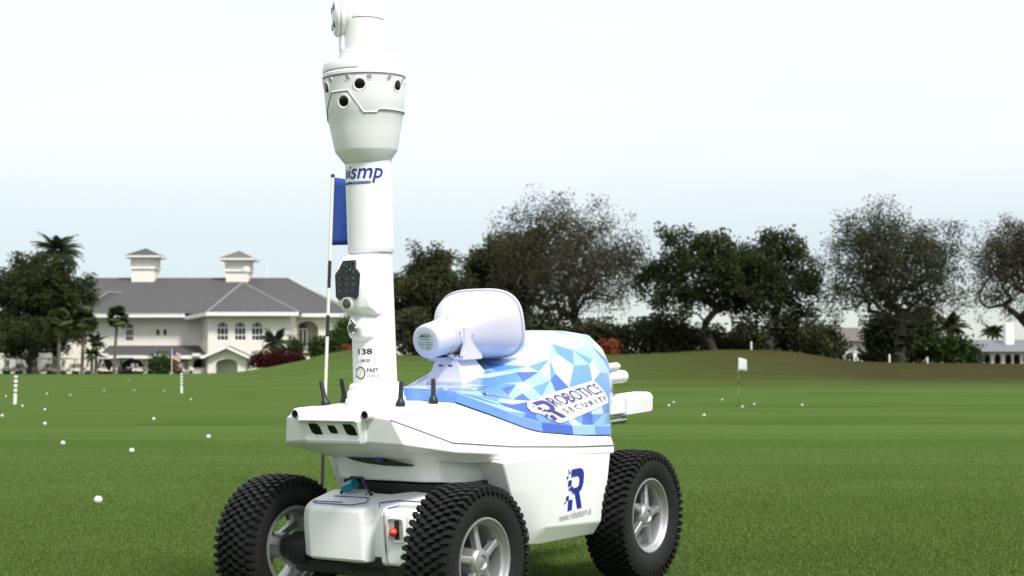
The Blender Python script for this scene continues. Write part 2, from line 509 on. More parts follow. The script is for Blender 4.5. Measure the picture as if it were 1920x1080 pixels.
# ------------------------------------------------------------------ the robot
def make_robot():
    rob = empty('security_robot', RO)
    rob.rotation_euler = RM.to_euler()
    tag(rob, 'white four wheeled security robot with tall sensor mast and blue patterned cover', 'robot')

    def ring(half):
        return [Vector(p) for p in half] + [Vector((p[0], -p[1], p[2])) for p in half[-2:0:-1]]

    # ---- upper shell
    NECK = [(-.065, 0, .464), (-.065, .12, .464), (-.09, .185, .460), (-.14, .235, .450), (-.26, .285, .438), (-.45, .315, .425), (-.80, .32, .420), (-.91, .24, .43), (-1.00, 0, .43)]
    UND = [(.105, 0, .516), (.105, .10, .516), (.07, .196, .504), (-.085, .245, .474), (-.30, .30, .446), (-.58, .334, .424), (-.80, .338, .412), (-.92, .252, .43), (-1.03, 0, .43)]
    LIP = [(.118, 0, .530), (.118, .11, .530), (.090, .214, .521), (-.08, .260, .486), (-.30, .312, .458), (-.58, .345, .432), (-.80, .347, .416), (-.93, .262, .432), (-1.05, 0, .432)]
    SE = [(.125, 0, .600), (.125, .13, .600), (.112, .188, .590), (-.07, .257, .514), (-.29, .310, .484), (-.57, .345, .458), (-.80, .347, .441), (-.935, .263, .445), (-1.055, 0, .445)]
    DE = [(.120, 0, .6185), (.120, .12, .6185), (.098, .168, .614), (-.075, .240, .566), (-.30, .296, .512), (-.58, .337, .478), (-.79, .340, .462), (-.93, .257, .465), (-1.05, 0, .465)]
    BD = [(-.14, 0, .6245), (-.14, .10, .6245), (-.175, .195, .6165), (-.29, .238, .572), (-.43, .292, .514), (-.60, .326, .490), (-.78, .333, .472), (-.92, .25, .470), (-1.04, 0, .470)]
    b = MB(); b.loft([ring(x) for x in (NECK, UND, LIP, SE, DE, BD)], True, True, True)
    b.build('upper_shell', WHITE, rob, bevel=0.005, seg=3)
    for s in (1, -1):
        t = MB(); pts = []
        for i in range(2, 7):
            p = Vector(SE[i]); pts.append(Vector((p.x, s * (p.y + .0006), p.z)))
        t.tube(pts, 0.0017, 6); t.build('shell_seam', SEAM, rob)

    # ---- lower body
    A = [(-.070, 0, .468), (-.070, .13, .468), (-.095, .185, .465), (-.13, .205, .457), (-.235, .225, .452), (-.215, .322, .446), (-.275, .345, .449), (-.785, .345, .424), (-.80, .30, .424), (-.80, 0, .424)]
    MI = [(-.090, 0, .398), (-.090, .13, .398), (-.110, .190, .398), (-.16, .205, .390), (-.27, .220, .380), (-.250, .320, .365), (-.335, .345, .352), (-.760, .345, .330), (-.775, .30, .33), (-.775, 0, .33)]
    M2 = [(-.150, 0, .390), (-.150, .12, .390), (-.16, .17, .390), (-.19, .190, .380), (-.275, .215, .370), (-.254, .318, .355), (-.340, .345, .345), (-.758, .345, .322), (-.773, .30, .32), (-.773, 0, .32)]
    LO = [(-.17, 0, .25), (-.17, .12, .25), (-.19, .16, .25), (-.27, .18, .245), (-.37, .21, .24), (-.350, .312, .226), (-.403, .344, .240), (-.713, .344, .214), (-.73, .29, .21), (-.73, 0, .21)]
    BO = [(-.2, 0, .186), (-.2, .1, .186), (-.22, .14, .186), (-.29, .17, .186), (-.38, .21, .188), (-.366, .298, .190), (-.40, .312, .187), (-.712, .316, .173), (-.72, .27, .172), (-.72, 0, .172)]
    b = MB(); b.loft([ring(x) for x in (A, MI, M2, LO, BO)], True, True, True)
    b.build('lower_body', WHITE, rob, bevel=0.006, seg=3)
    # slot under the nose, with a blue plug
    b = MB()
    top = [(-.118, .4665), (-.09, .4655), (-.04, .4655), (.02, .463), (.07, .456), (.118, .4475)]
    bot = [(-.118, .4645), (-.09, .456), (-.04, .449), (.02, .445), (.07, .4445), (.118, .4455)]
    b.loft([[Vector((u, v, w)) for v, w in top + bot[::-1]] for u in (-.10, -.060)], True, True, True)
    b.build('nose_slot', BLACKP, rob)
    b = MB(); b.box((-.056, .01, .463), (.016, .026, .013)); b.build('blue_plug', BLUEC, rob, bevel=.003)
    b = MB(); b.loft([ring([(u - .0, 0, w), (u, .13, w), (u - .03, .20, w), (u - .10, .235, w), (u - .2, .235, w), (u - .2, 0, w)]) for u, w in ((-.112, .389), (-.115, .30), (-.125, .19))], True, True, True)
    b.build('front_bulkhead', DARKM, rob)
    # teal damper behind the drive housing
    b = MB(); b.tube([(-.06, -.125, .375), (-.055, -.085, .39)], .015, 14); b.build('damper', TEAL, rob)
    b = MB(); b.tube([(-.05, -.135, .36), (-.07, -.11, .405), (-.07, -.07, .405), (-.05, -.02, .36)], .005, 8); b.build('hose', BLACKP, rob)

    # ---- sensor nose
    def prof(mode):
        if mode == 'mid': pts = [(.05, .612), (.118, .6175), (.147, .6125), (.1585, .588), (.1375, .5815), (.1255, .546), (.1385, .535), (.1335, .524), (.10, .518), (.05, .522)]
        elif mode == 'side': pts = [(.05, .612), (.118, .6175), (.147, .6125), (.1585, .588), (.1545, .5800), (.1400, .543), (.1385, .535), (.1335, .524), (.10, .518), (.05, .522)]
        else: pts = [(.05, .609), (.10, .6125), (.128, .605), (.137, .588), (.132, .58), (.125, .546), (.122, .537), (.118, .528), (.09, .524), (.05, .527)]
        return pts
    secs = [(-.116, 'end', 0), (-.104, 'side', .007), (-.0935, 'mid', .0035), (.0935, 'mid', -.0035), (.104, 'side', -.007), (.116, 'end', 0)]
    rings = []
    for v, md, _ in secs:
        k = []
        for (u, w) in prof(md):
            # the visor narrows towards its lower edge
            kk = 1.0 - max(0.0, (.588 - w)) * 1.15
            k.append(Vector((u, v * kk, w)))
        rings.append(k)
    b = MB(); b.loft(rings, True, True, True)
    nose = b.build('sensor_nose', WHITE, rob, bevel=.0035, seg=3)
    for v0, hw, hh in ((-.064, .0215, .0155), (0.0, .016, .0112), (.064, .0215, .0155)):
        P = [(-1, 1), (.25, 1), (.62, .75), (.85, .1), (1, -1), (-.25, -1), (-.62, -.75), (-.85, -.1)]
        b = MB(); r_ = []
        for du in (-.006, .0022):
            r_.append([Vector((.1318 + (w * hh) * .32 + du, v0 * .97 + vv * hw, .5635 + w * hh)) for vv, w in P])
        b.loft(r_, True, True, True)
        b.build('sensor_window', GLASSB, nose, bevel=.0012)
    for s in (-1, 1):
        b = MB(); b.lathe([(.0165, .06), (.0165, .128), (.0150, .1415), (.0125, .1455), (.0105, .1440)], 28, (0, s * .125, .605), 'X', True, True)
        pod = b.build('lens_pod', WHITE, rob)
        b = MB(); b.lathe([(.0102, .139), (.0102, .1462), (.0085, .1470), (.004, .1462)], 24, (0, s * .125, .605), 'X', True, True)
        b.build('lens', GLASSB, pod)

    # ---- patterned cover
    tu = [-.14, -.175, -.29, -.43, -.60, -.70, -.80, -.87, -.94, -1.00, -1.06, -1.12, -1.16]
    tvb = [.105, .200, .243, .297, .331, .336, .338, .302, .262, .222, .172, .11, .05]
    twb = [.6255, .6175, .573, .515, .491, .482, .4735, .472, .472, .472, .472, .472, .472]
    twc = [.645, .650, .651, .655, .712, .766, .798, .803, .798, .784, .758, .722, .68]
    tvc = [.095, .165, .185, .192, .200, .212, .226, .232, .226, .200, .155, .10, .04]
    def sm(tab, u):
        # smooth the table a little along u
        return sum(np.interp(-(u + e), [-q for q in tu], tab) * k for e, k in ((-.03, .25), (0, .5), (.03, .25)))
    def surf(u, t):
        """t in -1..1 across, |t|=1 at the lower edge"""
        s = 1 if t >= 0 else -1; a = 1 - abs(t)
        vb, wb, wc, vc = np.interp(-u, [-q for q in tu], tvb), np.interp(-u, [-q for q in tu], twb), sm(twc, u), sm(tvc, u)
        vc = min(vc, vb * .93); wc = max(wc, wb + .034)
        P = [(0, vb, wb), (.10, vb - .003, wb + .026), (.13, vb - .010, wb + .031), (.42, vc + (vb - vc) * .42, wb + .03 + (wc - wb - .03) * .58), (.55, vc + (vb - vc) * .08, wb + .03 + (wc - wb - .03) * .84), (.66, vc * .82, wc - (wc - wb) * .035), (.78, vc * .55, wc), (1.0, 0, wc + .004)]
        xs = [p[0] for p in P]
        v = np.interp(a, xs, [p[1] for p in P]); w = np.interp(a, xs, [p[2] for p in P])
        if .13 < a < .55:                      # bulging flank
            k = math.sin((a - .13) / .42 * math.pi); rise = max(0.0, wc - wb - .05)
            v += .10 * k * rise; w += .03 * k * rise
        return Vector((u, s * v, w))
    rnd = random.Random(11)
    us = [-.14, -.175, -.225, -.28, -.34, -.40, -.46, -.525, -.59, -.65, -.71, -.77, -.83, -.885, -.935, -.98, -1.02, -1.06, -1.10, -1.135, -1.16]
    ts = [0.0, .045, .10, .125, .20, .29, .38, .47, .56, .66, .80, 1.0]
    half_t = [t - 1 for t in ts]                # -1 .. 0
    full_t = half_t + [-t for t in half_t[-2::-1]]
    V = []; nt_ = len(full_t)
    for i, u in enumerate(us):
        for j, t in enumerate(full_t):
            uu, tt = u, t
            if 0 < i < len(us) - 1 and .0 < abs(t) < .86:
                uu += rnd.uniform(-.018, .018); tt += rnd.uniform(-.022, .022) * (0.4 if abs(t) > .8 else 1)
            V.append(surf(uu, max(-1, min(1, tt))))
    F = []; cols = []
    PAL = [(.50, .65, .90), (.29, .49, .88), (.12, .28, .76), (.05, .12, .52)]
    def colour(c, near=None):
        h = (c.z - .50) / .30; back = (-c.x - .3) / .9
        p = h * .50 + back * .42 + rnd.gauss(.02, .36)
        return PAL[0] if p > .60 else PAL[1] if p > .28 else PAL[2] if p > -.04 else PAL[3]
    for i in range(len(us) - 1):
        for j in range(nt_ - 1):
            q = [i * nt_ + j, i * nt_ + j + 1, (i + 1) * nt_ + j + 1, (i + 1) * nt_ + j]
            tri = [(q[0], q[1], q[2]), (q[0], q[2], q[3])] if rnd.random() < .5 else [(q[0], q[1], q[3]), (q[1], q[2], q[3])]
            band = abs(full_t[j]) > .89 or abs(full_t[j + 1]) > .89
            c0 = None
            for k, f in enumerate(tri):
                c = (V[f[0]] + V[f[1]] + V[f[2]]) / 3
                cc = colour(c)
                if band or (k and rnd.random() < .35): cc = c0 or cc
                if band and abs(full_t[j]) > .80:
                    key = (i // 2 * 7 + (j > 12)) % 5
                    cc = [PAL[3], PAL[2], PAL[3], PAL[2], PAL[1]][key] if key != 4 or us[i] < -.4 else PAL[2]
                    if us[i] > -.42: cc = PAL[2] if key % 2 else (.16, .30, .80)
                c0 = cc
                F.append(f); cols.append(cc)
    n0 = len(V)
    # front and rear closing faces
    F.append(tuple(range(nt_))[::-1]); cols.append(PAL[2])
    F.append(tuple((len(us) - 1) * nt_ + k for k in range(nt_))); cols.append(PAL[0])
    me = bpy.data.meshes.new('patterned_cover')
    me.from_pydata([tuple(v) for v in V], [], F)
    ca = me.color_attributes.new('print', 'FLOAT_COLOR', 'CORNER')
    for p in me.polygons:
        for li in p.loop_indices: ca.data[li].color = cols[p.index] + (1,)
    bm = bmesh.new(); bm.from_mesh(me); bmesh.ops.recalc_face_normals(bm, faces=bm.faces); bm.to_mesh(me); bm.free()
    cm = bpy.data.materials.new('printed_vinyl'); cm.use_nodes = True
    bs = cm.node_tree.nodes['Principled BSDF']
    an = cm.node_tree.nodes.new('ShaderNodeVertexColor'); an.layer_name = 'print'
    cm.node_tree.links.new(an.outputs['Color'], bs.inputs['Base Color'])
    bs.inputs['Roughness'].default_value = .28; bs.inputs['Coat Weight'].default_value = .5; bs.inputs['Coat Roughness'].default_value = .12
    cover = link('patterned_cover', me, cm, rob, smooth=42)
    cover['label'] = 'blue and white triangle patterned top cover'
    bvh = BVHTree.FromPolygons([tuple(v) for v in V], [p for p in F if len(p) == 3])
    def on_cover(off):
        def fn(x, y):      # x towards the tail, y up, printed on the flank
            hit = bvh.ray_cast(Vector((-x, .6, y + .0775)), Vector((0, -1, -.25)).normalized())
            if hit[0] is None: return Vector((-x, .33, y))
            n = hit[1] if hit[1].y > 0 else -hit[1]
            return hit[0] + n * off
        return fn
    # sticker : slanted white plate with lettering
    def slant(p): return (p[0], p[1])
    def SK(x, y):   # sticker coordinates 0..1 -> (x,y) on flank before projection
        return (.493 + .355 * x - .085 * y, .524 + .035 * x + .083 * y)
    outl = [(.02, .78), (.10, .98), (.22, .92), (.30, 1.0), (.97, 1.0), (1.0, .9), (1.0, .25), (.97, .10), (.24, -.06), (.13, -.04), (.09, .10), (.06, .45), (.0, .60)]
    st = decal('sticker', grid_poly([SK(*p) for p in outl], .012), on_cover(.0025), STICKER, cover)
    st['label'] = 'white lettered sticker on the patterned cover'
    def sub(VF, off=.0036):
        return [SK(*v) for v in VF[0]], VF[1]
    def fine(VF, step=.05):
        return VF
    decal('logo', sub(logo_r(.05, .10, .22, .78, .02)), on_cover(.0058), INKNAVY, st)
    decal('lettering', sub(fit2d(text2d('ROBOTICS', .0), .285, .955, .50, .90)), on_cover(.0058), INKNAVY, st)
    decal('lettering', sub(fit2d(text2d('SECURITY', .004, 0, 1.5), .30, .955, .20, .39)), on_cover(.0058), INKBLACK, st)
    # two small fasteners on the front of the cover
    for u, v in ((-.235, .10), (-.30, .205), (-.235, -.10)):
        hit = bvh.ray_cast(Vector((u, v, 1)), Vector((0, 0, -1)))
        if hit[0]:
            q = MB(); q.lathe([(.0085, -.002), (.0085, .003), (.006, .0045)], 16, hit[0], 'Z', False, True); q.build('fastener', STEEL, cover)

    # ---- side logo and address
    def on_side(off): return lambda x, y: Vector((-x, .3452 + off - max(0.0, .352 - y) * .0155, y))
    decal('logo', logo_r(.492, .272, .128, .120, .20), on_side(.0026), INKBLUE, rob)
    decal('lettering', fit2d(text2d('www.robotserv.ai'), .468, .650, .2460, .2700), on_side(.0030), INKGREY, rob)

    # ---- mast
    mu = -.058
    b = MB(); b.lathe([(.086, .615), (.086, .634), (.0835, .638), (.0815, .640), (.0805, .655), (.078, .659), (.0755, .661), (.0735, .674), (.068, .680), (.060, .681)], 56, (mu, 0, 0))
    b.build('mast_base', WHITE2, rob, smooth=30)
    b = MB(); b.lathe([(.0628, .66), (.0620, .75), (.0600, 1.045), (.0595, 1.075)], 56, (mu, 0, 0)); tube = b.build('mast_tube', WHITE2, rob, smooth=30)
    b = MB(); b.lathe([(.0605, 1.0505), (.0650, 1.0505), (.0660, 1.0525), (.0662, 1.07), (.0668, 1.29), (.0668, 1.325)], 56, (mu, 0, 0)); collar = b.build('mast_collar', WHITE2, rob, smooth=30)
    def on_mast(r0, off, phi0):
        def fn(x, y):
            rr = r0(y) + off; a = phi0 + x / rr
            return Vector((mu + rr * math.cos(a), rr * math.sin(a), y))
        return fn
    rl = lambda w: .0628 - (w - .66) * .0075
    ru = lambda w: .0662 + (w - 1.07) * .0027
    top_fn = on_mast(ru, .0012, R(30))
    decal('lettering', fit2d(text2d('smp', .010, .25), -.048, .053, 1.245, 1.287), top_fn, INKBLUE, collar)
    decal('logo', poly2d([(-.060, 1.262), (-.052, 1.262), (-.047, 1.282), (-.055, 1.282)], [(-.052, 1.288), (-.046, 1.288), (-.0445, 1.294), (-.0505, 1.294)], [(-.080, 1.262), (-.066, 1.262), (-.060, 1.286), (-.068, 1.286)]), top_fn, INKBLUE, collar)
    seg = [[(-.085 + .01 * k, 1.2435), (-.075 + .01 * k, 1.2435), (-.074 + .01 * k, 1.2505), (-.084 + .01 * k, 1.2505)] for k in range(10)]
    decal('logo_bar', poly2d(*seg), top_fn, INKBLUE, collar)
    decal('lettering', fit2d(text2d('ROBOTICS', 0, 0, 1.5), -.040, .012, 1.2450, 1.2490), on_mast(ru, .0020, R(30)), STICKER, collar)
    low_fn = on_mast(rl, .0012, R(16)); 
    PL = decal('number_plate', grid_poly([(-.030, .745), (.026, .745), (.026, .798), (-.030, .798)], .008), on_mast(rl, .0007, R(16)), STICKER, tube)
    decal('lettering', fit2d(text2d('138', .022), -.024, .020, .763, .7795), low_fn, INKBLACK, PL)
    decal('lettering', fit2d(text2d('160 20', .012), -.016, .012, .7425, .7505), low_fn, INKBLACK, PL)
    # outlined boxes round the number
    fr = []
    for (x0, x1, y0, y1) in ((-.029, .026, .7570, .7860), (-.029, .026, .7370, .7570)):
        e = .0008
        fr += [[(x0, y0), (x1, y0), (x1, y0 + e), (x0, y0 + e)], [(x1 - e, y0), (x1, y0), (x1, y1), (x1 - e, y1)], [(x0, y0), (x0 + e, y0), (x0 + e, y1), (x0, y1)]]
    decal('plate_border', poly2d(*fr), low_fn, INKGREY, PL)
    decal('lettering', fit2d(text2d('FAST', .008), .003, .036, .7130, .7245), low_fn, INKBLACK, tube)
    decal('lettering', fit2d(text2d('CHARGE'), .003, .0375, .6990, .7075), low_fn, INKGREY, tube)
    icon = []
    n = 20
    for k in range(n):
        a0, a1 = R(-150 + 300 * k / n), R(-150 + 300 * (k + 1) / n)
        icon.append([(-.018 + r_ * math.cos(a), .711 + r_ * 1.15 * math.sin(a)) for r_, a in ((.0155, a0), (.0155, a1), (.0128, a1), (.0128, a0))])
    for y in (.700, .707, .715, .722): icon.append([(-.040, y - .0012), (-.032, y - .0012), (-.032, y + .0012), (-.040, y + .0012)])
    decal('charge_icon', poly2d(*icon), low_fn, INKBLACK, tube)
    decal('bolt_mark', poly2d([(-.0165, .720), (-.0215, .7105), (-.0185, .7105)], [(-.0185, .7120), (-.0145, .7120), (-.0200, .702)]), low_fn, GOLD, tube)

    # ---- keypad console on the mast
    b = MB()
    def crow(w, uf, hv, ub=-.06, hb=.058): return [Vector((ub, -hb, w)), Vector((uf - .028, -hb * .92, w)), Vector((uf, -hv, w)), Vector((uf, hv, w)), Vector((uf - .028, hb * .92, w)), Vector((ub, hb, w))]
    b.loft([crow(1.046, -.005, .028), crow(1.038, .030, .032), crow(1.005, .046, .047), crow(.925, .052, .044), crow(.893, .045, .026), crow(.872, .012, .020)], True, True, True)
    con = b.build('console', WHITE2, rob, bevel=.006, seg=3)
    b = MB()
    kp = [(-.022, 1.028), (.022, 1.028), (.029, 1.005), (.044, .990), (.040, .927), (.027, .918), (.016, .926), (-.016, .926), (-.027, .918), (-.040, .927), (-.044, .990), (-.029, 1.005)]
    def ku(w): return float(np.interp(w, [.893, .925, 1.005, 1.038], [.0475, .0535, .0485, .0355]))
    b.loft([[Vector((ku(w) + e, v, w)) for v, w in kp] for e in (-.004, .0028)], True, True, True)
    keypad = b.build('keypad', BLACKP, con, bevel=.0012)
    keypad['label'] = 'black keypad with small icon keys'
    ki = 0
    for row, w in enumerate((1.014, .995, .977, .960, .943)):
        for col in (-1, 0, 1):
            if row == 0: sz = (.006, .016)
            else: sz = (.008, .007)
            b = MB(); b.box((ku(w) + .0030, col * (.012 if row == 0 else .0245), w), (.0012, sz[0], sz[1]), Matrix.Rotation(R(0), 3, 'Y'))
            b.build('key', [KEYGR, KEYGR, KEYGR, KEYG, KEYB, KEYGR, KEYG][(ki * 3 + row) % 7], keypad); ki += 1
    b = MB(); b.lathe([(.0195, .030), (.0195, .0535), (.0165, .0560), (.0145, .0545)], 28, (0, 0, .908), 'X', False, True); bez = b.build('bezel', WHITE2, con)
    b = MB(); b.lathe([(.0150, .050), (.0150, .0575), (.0120, .0590), (.0115, .0560)], 28, (0, 0, .908), 'X', False, False); b.build('bezel_ring', STEEL, con)
    b = MB(); b.lathe([(.0122, .050), (.0122, .0565), (.006, .0585)], 24, (0, 0, .908), 'X', False, True); b.build('button', KEYGR, con)
    b = MB()
    def crow2(w, uf, hv): return [Vector((-.06, -.05, w)), Vector((uf - .03, -.04, w)), Vector((uf, -hv, w)), Vector((uf, hv, w)), Vector((uf - .03, .04, w)), Vector((-.06, .05, w))]
    b.loft([crow2(.885, .004, .018), crow2(.872, .018, .022), crow2(.838, .030, .026), crow2(.812, .024, .022), crow2(.796, .000, .016)], True, True, True)
    con2 = b.build('charge_housing', WHITE2, rob, bevel=.006, seg=3)
    b = MB(); b.lathe([(.0165, .020), (.0165, .037), (.0140, .0400), (.0115, .0400), (.0110, .034)], 8, (0, 0, .838), 'X', False, True); b.build('connector', STEEL, con2)
    b = MB(); b.lathe([(.0110, .030), (.0110, .0375)], 20, (0, 0, .838), 'X', False, True); b.build('connector_core', KEYGR, con2)
    b = MB(); b.tube([(.036, -.004, .857), (.040, .004, .862), (.040, .012, .853), (.038, .016, .845)], .0028, 8); b.build('cap_clip', STEEL, con2)

    # ---- sensor head
    hu = -.050
    prof_h = [(.050, 1.302), (.064, 1.306), (.0875, 1.337), (.0895, 1.343), (.0995, 1.395), (.1075, 1.440), (.1105, 1.447), (.1145, 1.500), (.1165, 1.540), (.1175, 1.5445)]
    hr = lambda w: float(np.interp(w, [p[1] for p in prof_h], [p[0] for p in prof_h]))
    b = MB(); b.lathe(prof_h, 72, (hu, 0, 0), 'Z', True, False); head = b.build('sensor_head', WHITE2, rob, smooth=24)
    b = MB(); b.lathe([(.114, 1.5445), (.1150, 1.5475), (.1185, 1.5480), (.1185, 1.5560), (.1160, 1.5600), (.1130, 1.5615), (.1115, 1.5760), (.104, 1.5850), (.078, 1.5960), (.072, 1.6020), (.069, 1.6220), (.0625, 1.6250), (.055, 1.6255)], 72, (hu, 0, 0)); b.build('head_cap', WHITE2, rob, smooth=24)
    b = MB(); b.lathe([(.0605, 1.615), (.0600, 1.712), (.0588, 1.7130), (.0588, 1.7142), (.0600, 1.7150), (.0598, 1.736), (.056, 1.756), (.046, 1.769), (.028, 1.777), (.0, 1.780)], 56, (hu, 0, 0)); cam_t = b.build('camera_tower', WHITE2, rob, smooth=30)
    b = MB(); b.lathe([(.1170, 1.5425), (.1174, 1.5425), (.1174, 1.5478), (.1170, 1.5478)], 72, (hu, 0, 0)); b.build('head_seam', SEAM, rob)
    b = MB(); b.lathe([(.0590, 1.7128), (.0603, 1.7128), (.0603, 1.7144), (.0590, 1.7144)], 56, (hu, 0, 0)); b.build('tower_seam', SEAM, rob)
    # raised block on the cap's front
    b = MB(); rings = []
    for k in range(13):
        a = R(-52 + 84 * k / 12)
        inset = .020 if k == 12 else 0
        rings.append([Vector((hu + r_ * math.cos(a), r_ * math.sin(a), w - (.0 if k < 12 else (w - 1.563) * .7))) for r_, w in ((.09, 1.562), (.1172, 1.563), (.1172, 1.574), (.113, 1.588), (.09, 1.596))])
    b.loft(rings, True, True, True); b.build('cap_block', WHITE2, rob, bevel=.002)
    def polar(phi, r_, w): return Vector((hu + r_ * math.cos(phi), r_ * math.sin(phi), w))
    def socket(name, phi, w, rad, dark, depth=.012, flare=1.45):
        """round recessed opening in the head: white flared ring and a dark lens"""
        c = polar(phi, hr(w), w); d = Vector((math.cos(phi), math.sin(phi), -.12)).normalized()
        q = d.to_track_quat('Z', 'Y').to_matrix()
        m1 = MB(); m1.lathe([(rad * flare, -.010), (rad * flare, .0005), (rad * flare * .96, .0020), (rad * 1.12, .0012), (rad * 1.02, -.003)], 26)
        m1.v = [tuple(c + q @ Vector(p)) for p in m1.v]; so = m1.build(name, WHITE2, head)
        m2 = MB(); m2.lathe([(rad * 1.04, -.006), (rad * 1.04, .0004), (rad * .8, .0012), (0, .0014)], 24)
        m2.v = [tuple(c + q @ Vector(p)) for p in m2.v]; m2.build('lens', dark, head)
    for k in range(6): socket('camera_socket', R(33 + 60 * k), 1.515, .0135, GLASSB)
    socket('camera_socket', R(8), 1.470, .0140, GLASSB)
    for k in range(12): socket('lamp_socket', R(-14 + 30 * k), 1.5345, .0062, INKGREY, flare=1.35)
    # stepped panel joint
    def pj(phi, w): return polar(R(phi), hr(w) + .0006, w)
    line = []
    pts = [(-62, 1.425), (-38, 1.44), (-14, 1.500), (16, 1.500), (37, 1.438), (56, 1.438), (60, 1.447), (180, 1.447), (260, 1.447), (284, 1.438), (298, 1.425)]
    for i in range(len(pts) - 1):
        (p0, w0), (p1, w1) = pts[i], pts[i + 1]
        k = max(2, int(abs(p1 - p0) / 4))
        line += [pj(p0 + (p1 - p0) * j / k, w0 + (w1 - w0) * j / k) for j in range(k)]
    line.append(line[0])
    b = MB(); b.tube(line, .0021, 6, False); b.build('panel_joint', WHITE2, head)
    b = MB(); b.tube([p - Vector((0, 0, .0022)) for p in line], .0012, 5, False); b.build('joint_shadow_gap', SEAM, head)
    # tilting camera eye on the tower's side
    phi = R(-44); d = Vector((math.cos(phi), math.sin(phi), 0)); q = d.to_track_quat('Z', 'Y').to_matrix()
    def side_part(name, prof_, m_, c, n=40, **kw):
        m1 = MB(); m1.lathe(prof_, n, (0, 0, 0), 'Z', True, True); m1.v = [tuple(c + q @ Vector(p)) for p in m1.v]; return m1.build(name, m_, cam_t, **kw)
    ctr = Vector((hu, 0, 1.722)) - d * .016
    side_part('eye_mount', [(.050, .030), (.050, .062), (.045, .068)], WHITE2, ctr)
    side_part('eye_disc', [(.046, .066), (.054, .070), (.056, .078), (.055, .090), (.049, .0965), (.030, .100)], WHITE2, ctr)
    side_part('eye_seam', [(.0563, .0805), (.0563, .0825)], SEAM, ctr)
    for a in range(4):
        off = q @ Vector((.034 * math.cos(R(45 + 90 * a)), .034 * math.sin(R(45 + 90 * a)), 0))
        side_part('eye_window', [(.010, .095), (.010, .1005), (.008, .1015)], KEYGR, ctr + off, 16)
    b = MB(); b.box((hu + .030, -.030, 1.648), (.05, .05, .05), Matrix.Rotation(phi, 3, 'Z')); b.build('eye_bracket', WHITE2, cam_t, bevel=.008)
    b = MB(); b.box((hu + .005, -.020, 1.778), (.034, .05, .022), Matrix.Rotation(phi, 3, 'Z')); b.build('top_bracket', WHITE2, cam_t, bevel=.004)

    # ---- antennas
    for (u, v, lu, lv) in ((.001, -.134, .004, -.014), (-.115, -.161, .002, -.012), (.001, .134, -.003, .004), (-.115, .161, -.004, .000)):
        b = MB(); z0 = .614
        prof_a = [(0, .0135), (.008, .0140), (.016, .0130), (.022, .0095), (.028, .0070), (.070, .0064), (.0745, .0045)]
        rings = []
        for h_, r_ in prof_a:
            rings.append([Vector((u + lu * h_ / .07 + r_ * math.cos(2 * math.pi * k / 18), v + lv * h_ / .07 + r_ * math.sin(2 * math.pi * k / 18), z0 + h_)) for k in range(18)])
        b.loft(rings, True, True, True); b.build('antenna', BLACKP, rob)

    # ---- horn loudspeaker
    hm = Matrix.Translation((-.300, 0, .787)) @ Matrix.Rotation(R(180), 4, 'Z') @ Matrix.Rotation(R(-9), 4, 'Y')
    def HB(mb): mb.v = [tuple(hm @ Vector(p)) for p in mb.v]; return mb
    def sup(a, b_, p, x, n=56):
        out = []
        for k in range(n):
            t = 2 * math.pi * k / n; c, s_ = math.cos(t), math.sin(t)
            out.append(Vector((x, a * math.copysign(abs(c) ** (2 / p), c), b_ * math.copysign(abs(s_) ** (2 / p), s_))))
        return out
    b = MB()
    secs = []
    for i in range(15):
        t = i / 14; x = .118 + .172 * t
        g = t ** 1.25
        secs.append(sup(.056 + (.156 - .056) * (math.sin(g * math.pi / 2) ** 1.05), .056 + (.106 - .056) * (math.sin(g * math.pi / 2) ** 1.0), 2 + 1.1 * t, x))
    secs += [sup(.161, .111, 3.1, .290), sup(.163, .113, 3.1, .297), sup(.160, .110, 3.1, .302), sup(.150, .100, 3.1, .298), sup(.10, .07, 3, .24), sup(.04, .04, 2, .16)]
    b.loft(secs, True, True, True); horn = HB(b).build('horn_bell', HORNW, rob, smooth=32)
    b = MB(); b.lathe([(.038, .000), (.046, .001), (.0505, .005), (.0525, .015), (.0535, .085), (.0565, .087), (.0575, .094), (.0575, .108), (.0560, .120)], 48, (0, 0, 0), 'X', True, True); drv = HB(b).build('horn_driver', HORNW, rob, smooth=30)
    b = MB(); b.lathe([(.0575, .1005), (.0580, .1005), (.0580, .1015), (.0575, .1015)], 48, (0, 0, 0), 'X'); HB(b).build('driver_seam', SEAM, drv)
    for k in range(6):
        a = R(20 + 60 * k); b = MB(); b.lathe([(.0035, .060), (.0035, .0605)], 10, (0, 0, 0), 'Z', True, True)
        mm = Matrix.Translation((.098, 0, 0)) @ Matrix.Rotation(a, 4, 'X')
        b.v = [tuple(mm @ Vector(p)) for p in b.v]; HB(b).build('screw', STEEL, drv)
    lab = decal('rating_label', (rrect(-.030, .030, -.026, .031, .024, 6), [tuple(range(28))]), lambda x, y: hm @ Vector((-.0006, -x, y)), LABELG, drv)
    decal('lettering', fit2d(text2d('MEGA', .012), -.012, .020, .014, .023), lambda x, y: hm @ Vector((-.0012, -x, y)), INKBLACK, lab)
    bars = [[(-.022, .013), (-.014, .022), (-.012, .022), (-.015, .013)]]
    for y, x0, x1 in ((.007, -.016, .018), (-.002, -.024, -.010), (-.002, -.002, .020), (-.009, -.022, -.004), (-.009, .002, .022), (-.016, -.018, -.008), (-.016, -.002, .019), (-.021, .000, .016)):
        bars.append([(x0, y), (x1, y), (x1, y + .0022), (x0, y + .0022)])
    decal('print_lines', poly2d(*bars), lambda x, y: hm @ Vector((-.0012, -x, y)), SEAM, lab)
    # bracket and pedestal
    b = MB()
    def sq(w, u0, u1, hv): return [Vector((u0, -hv, w)), Vector((u1, -hv, w)), Vector((u1, hv, w)), Vector((u0, hv, w))]
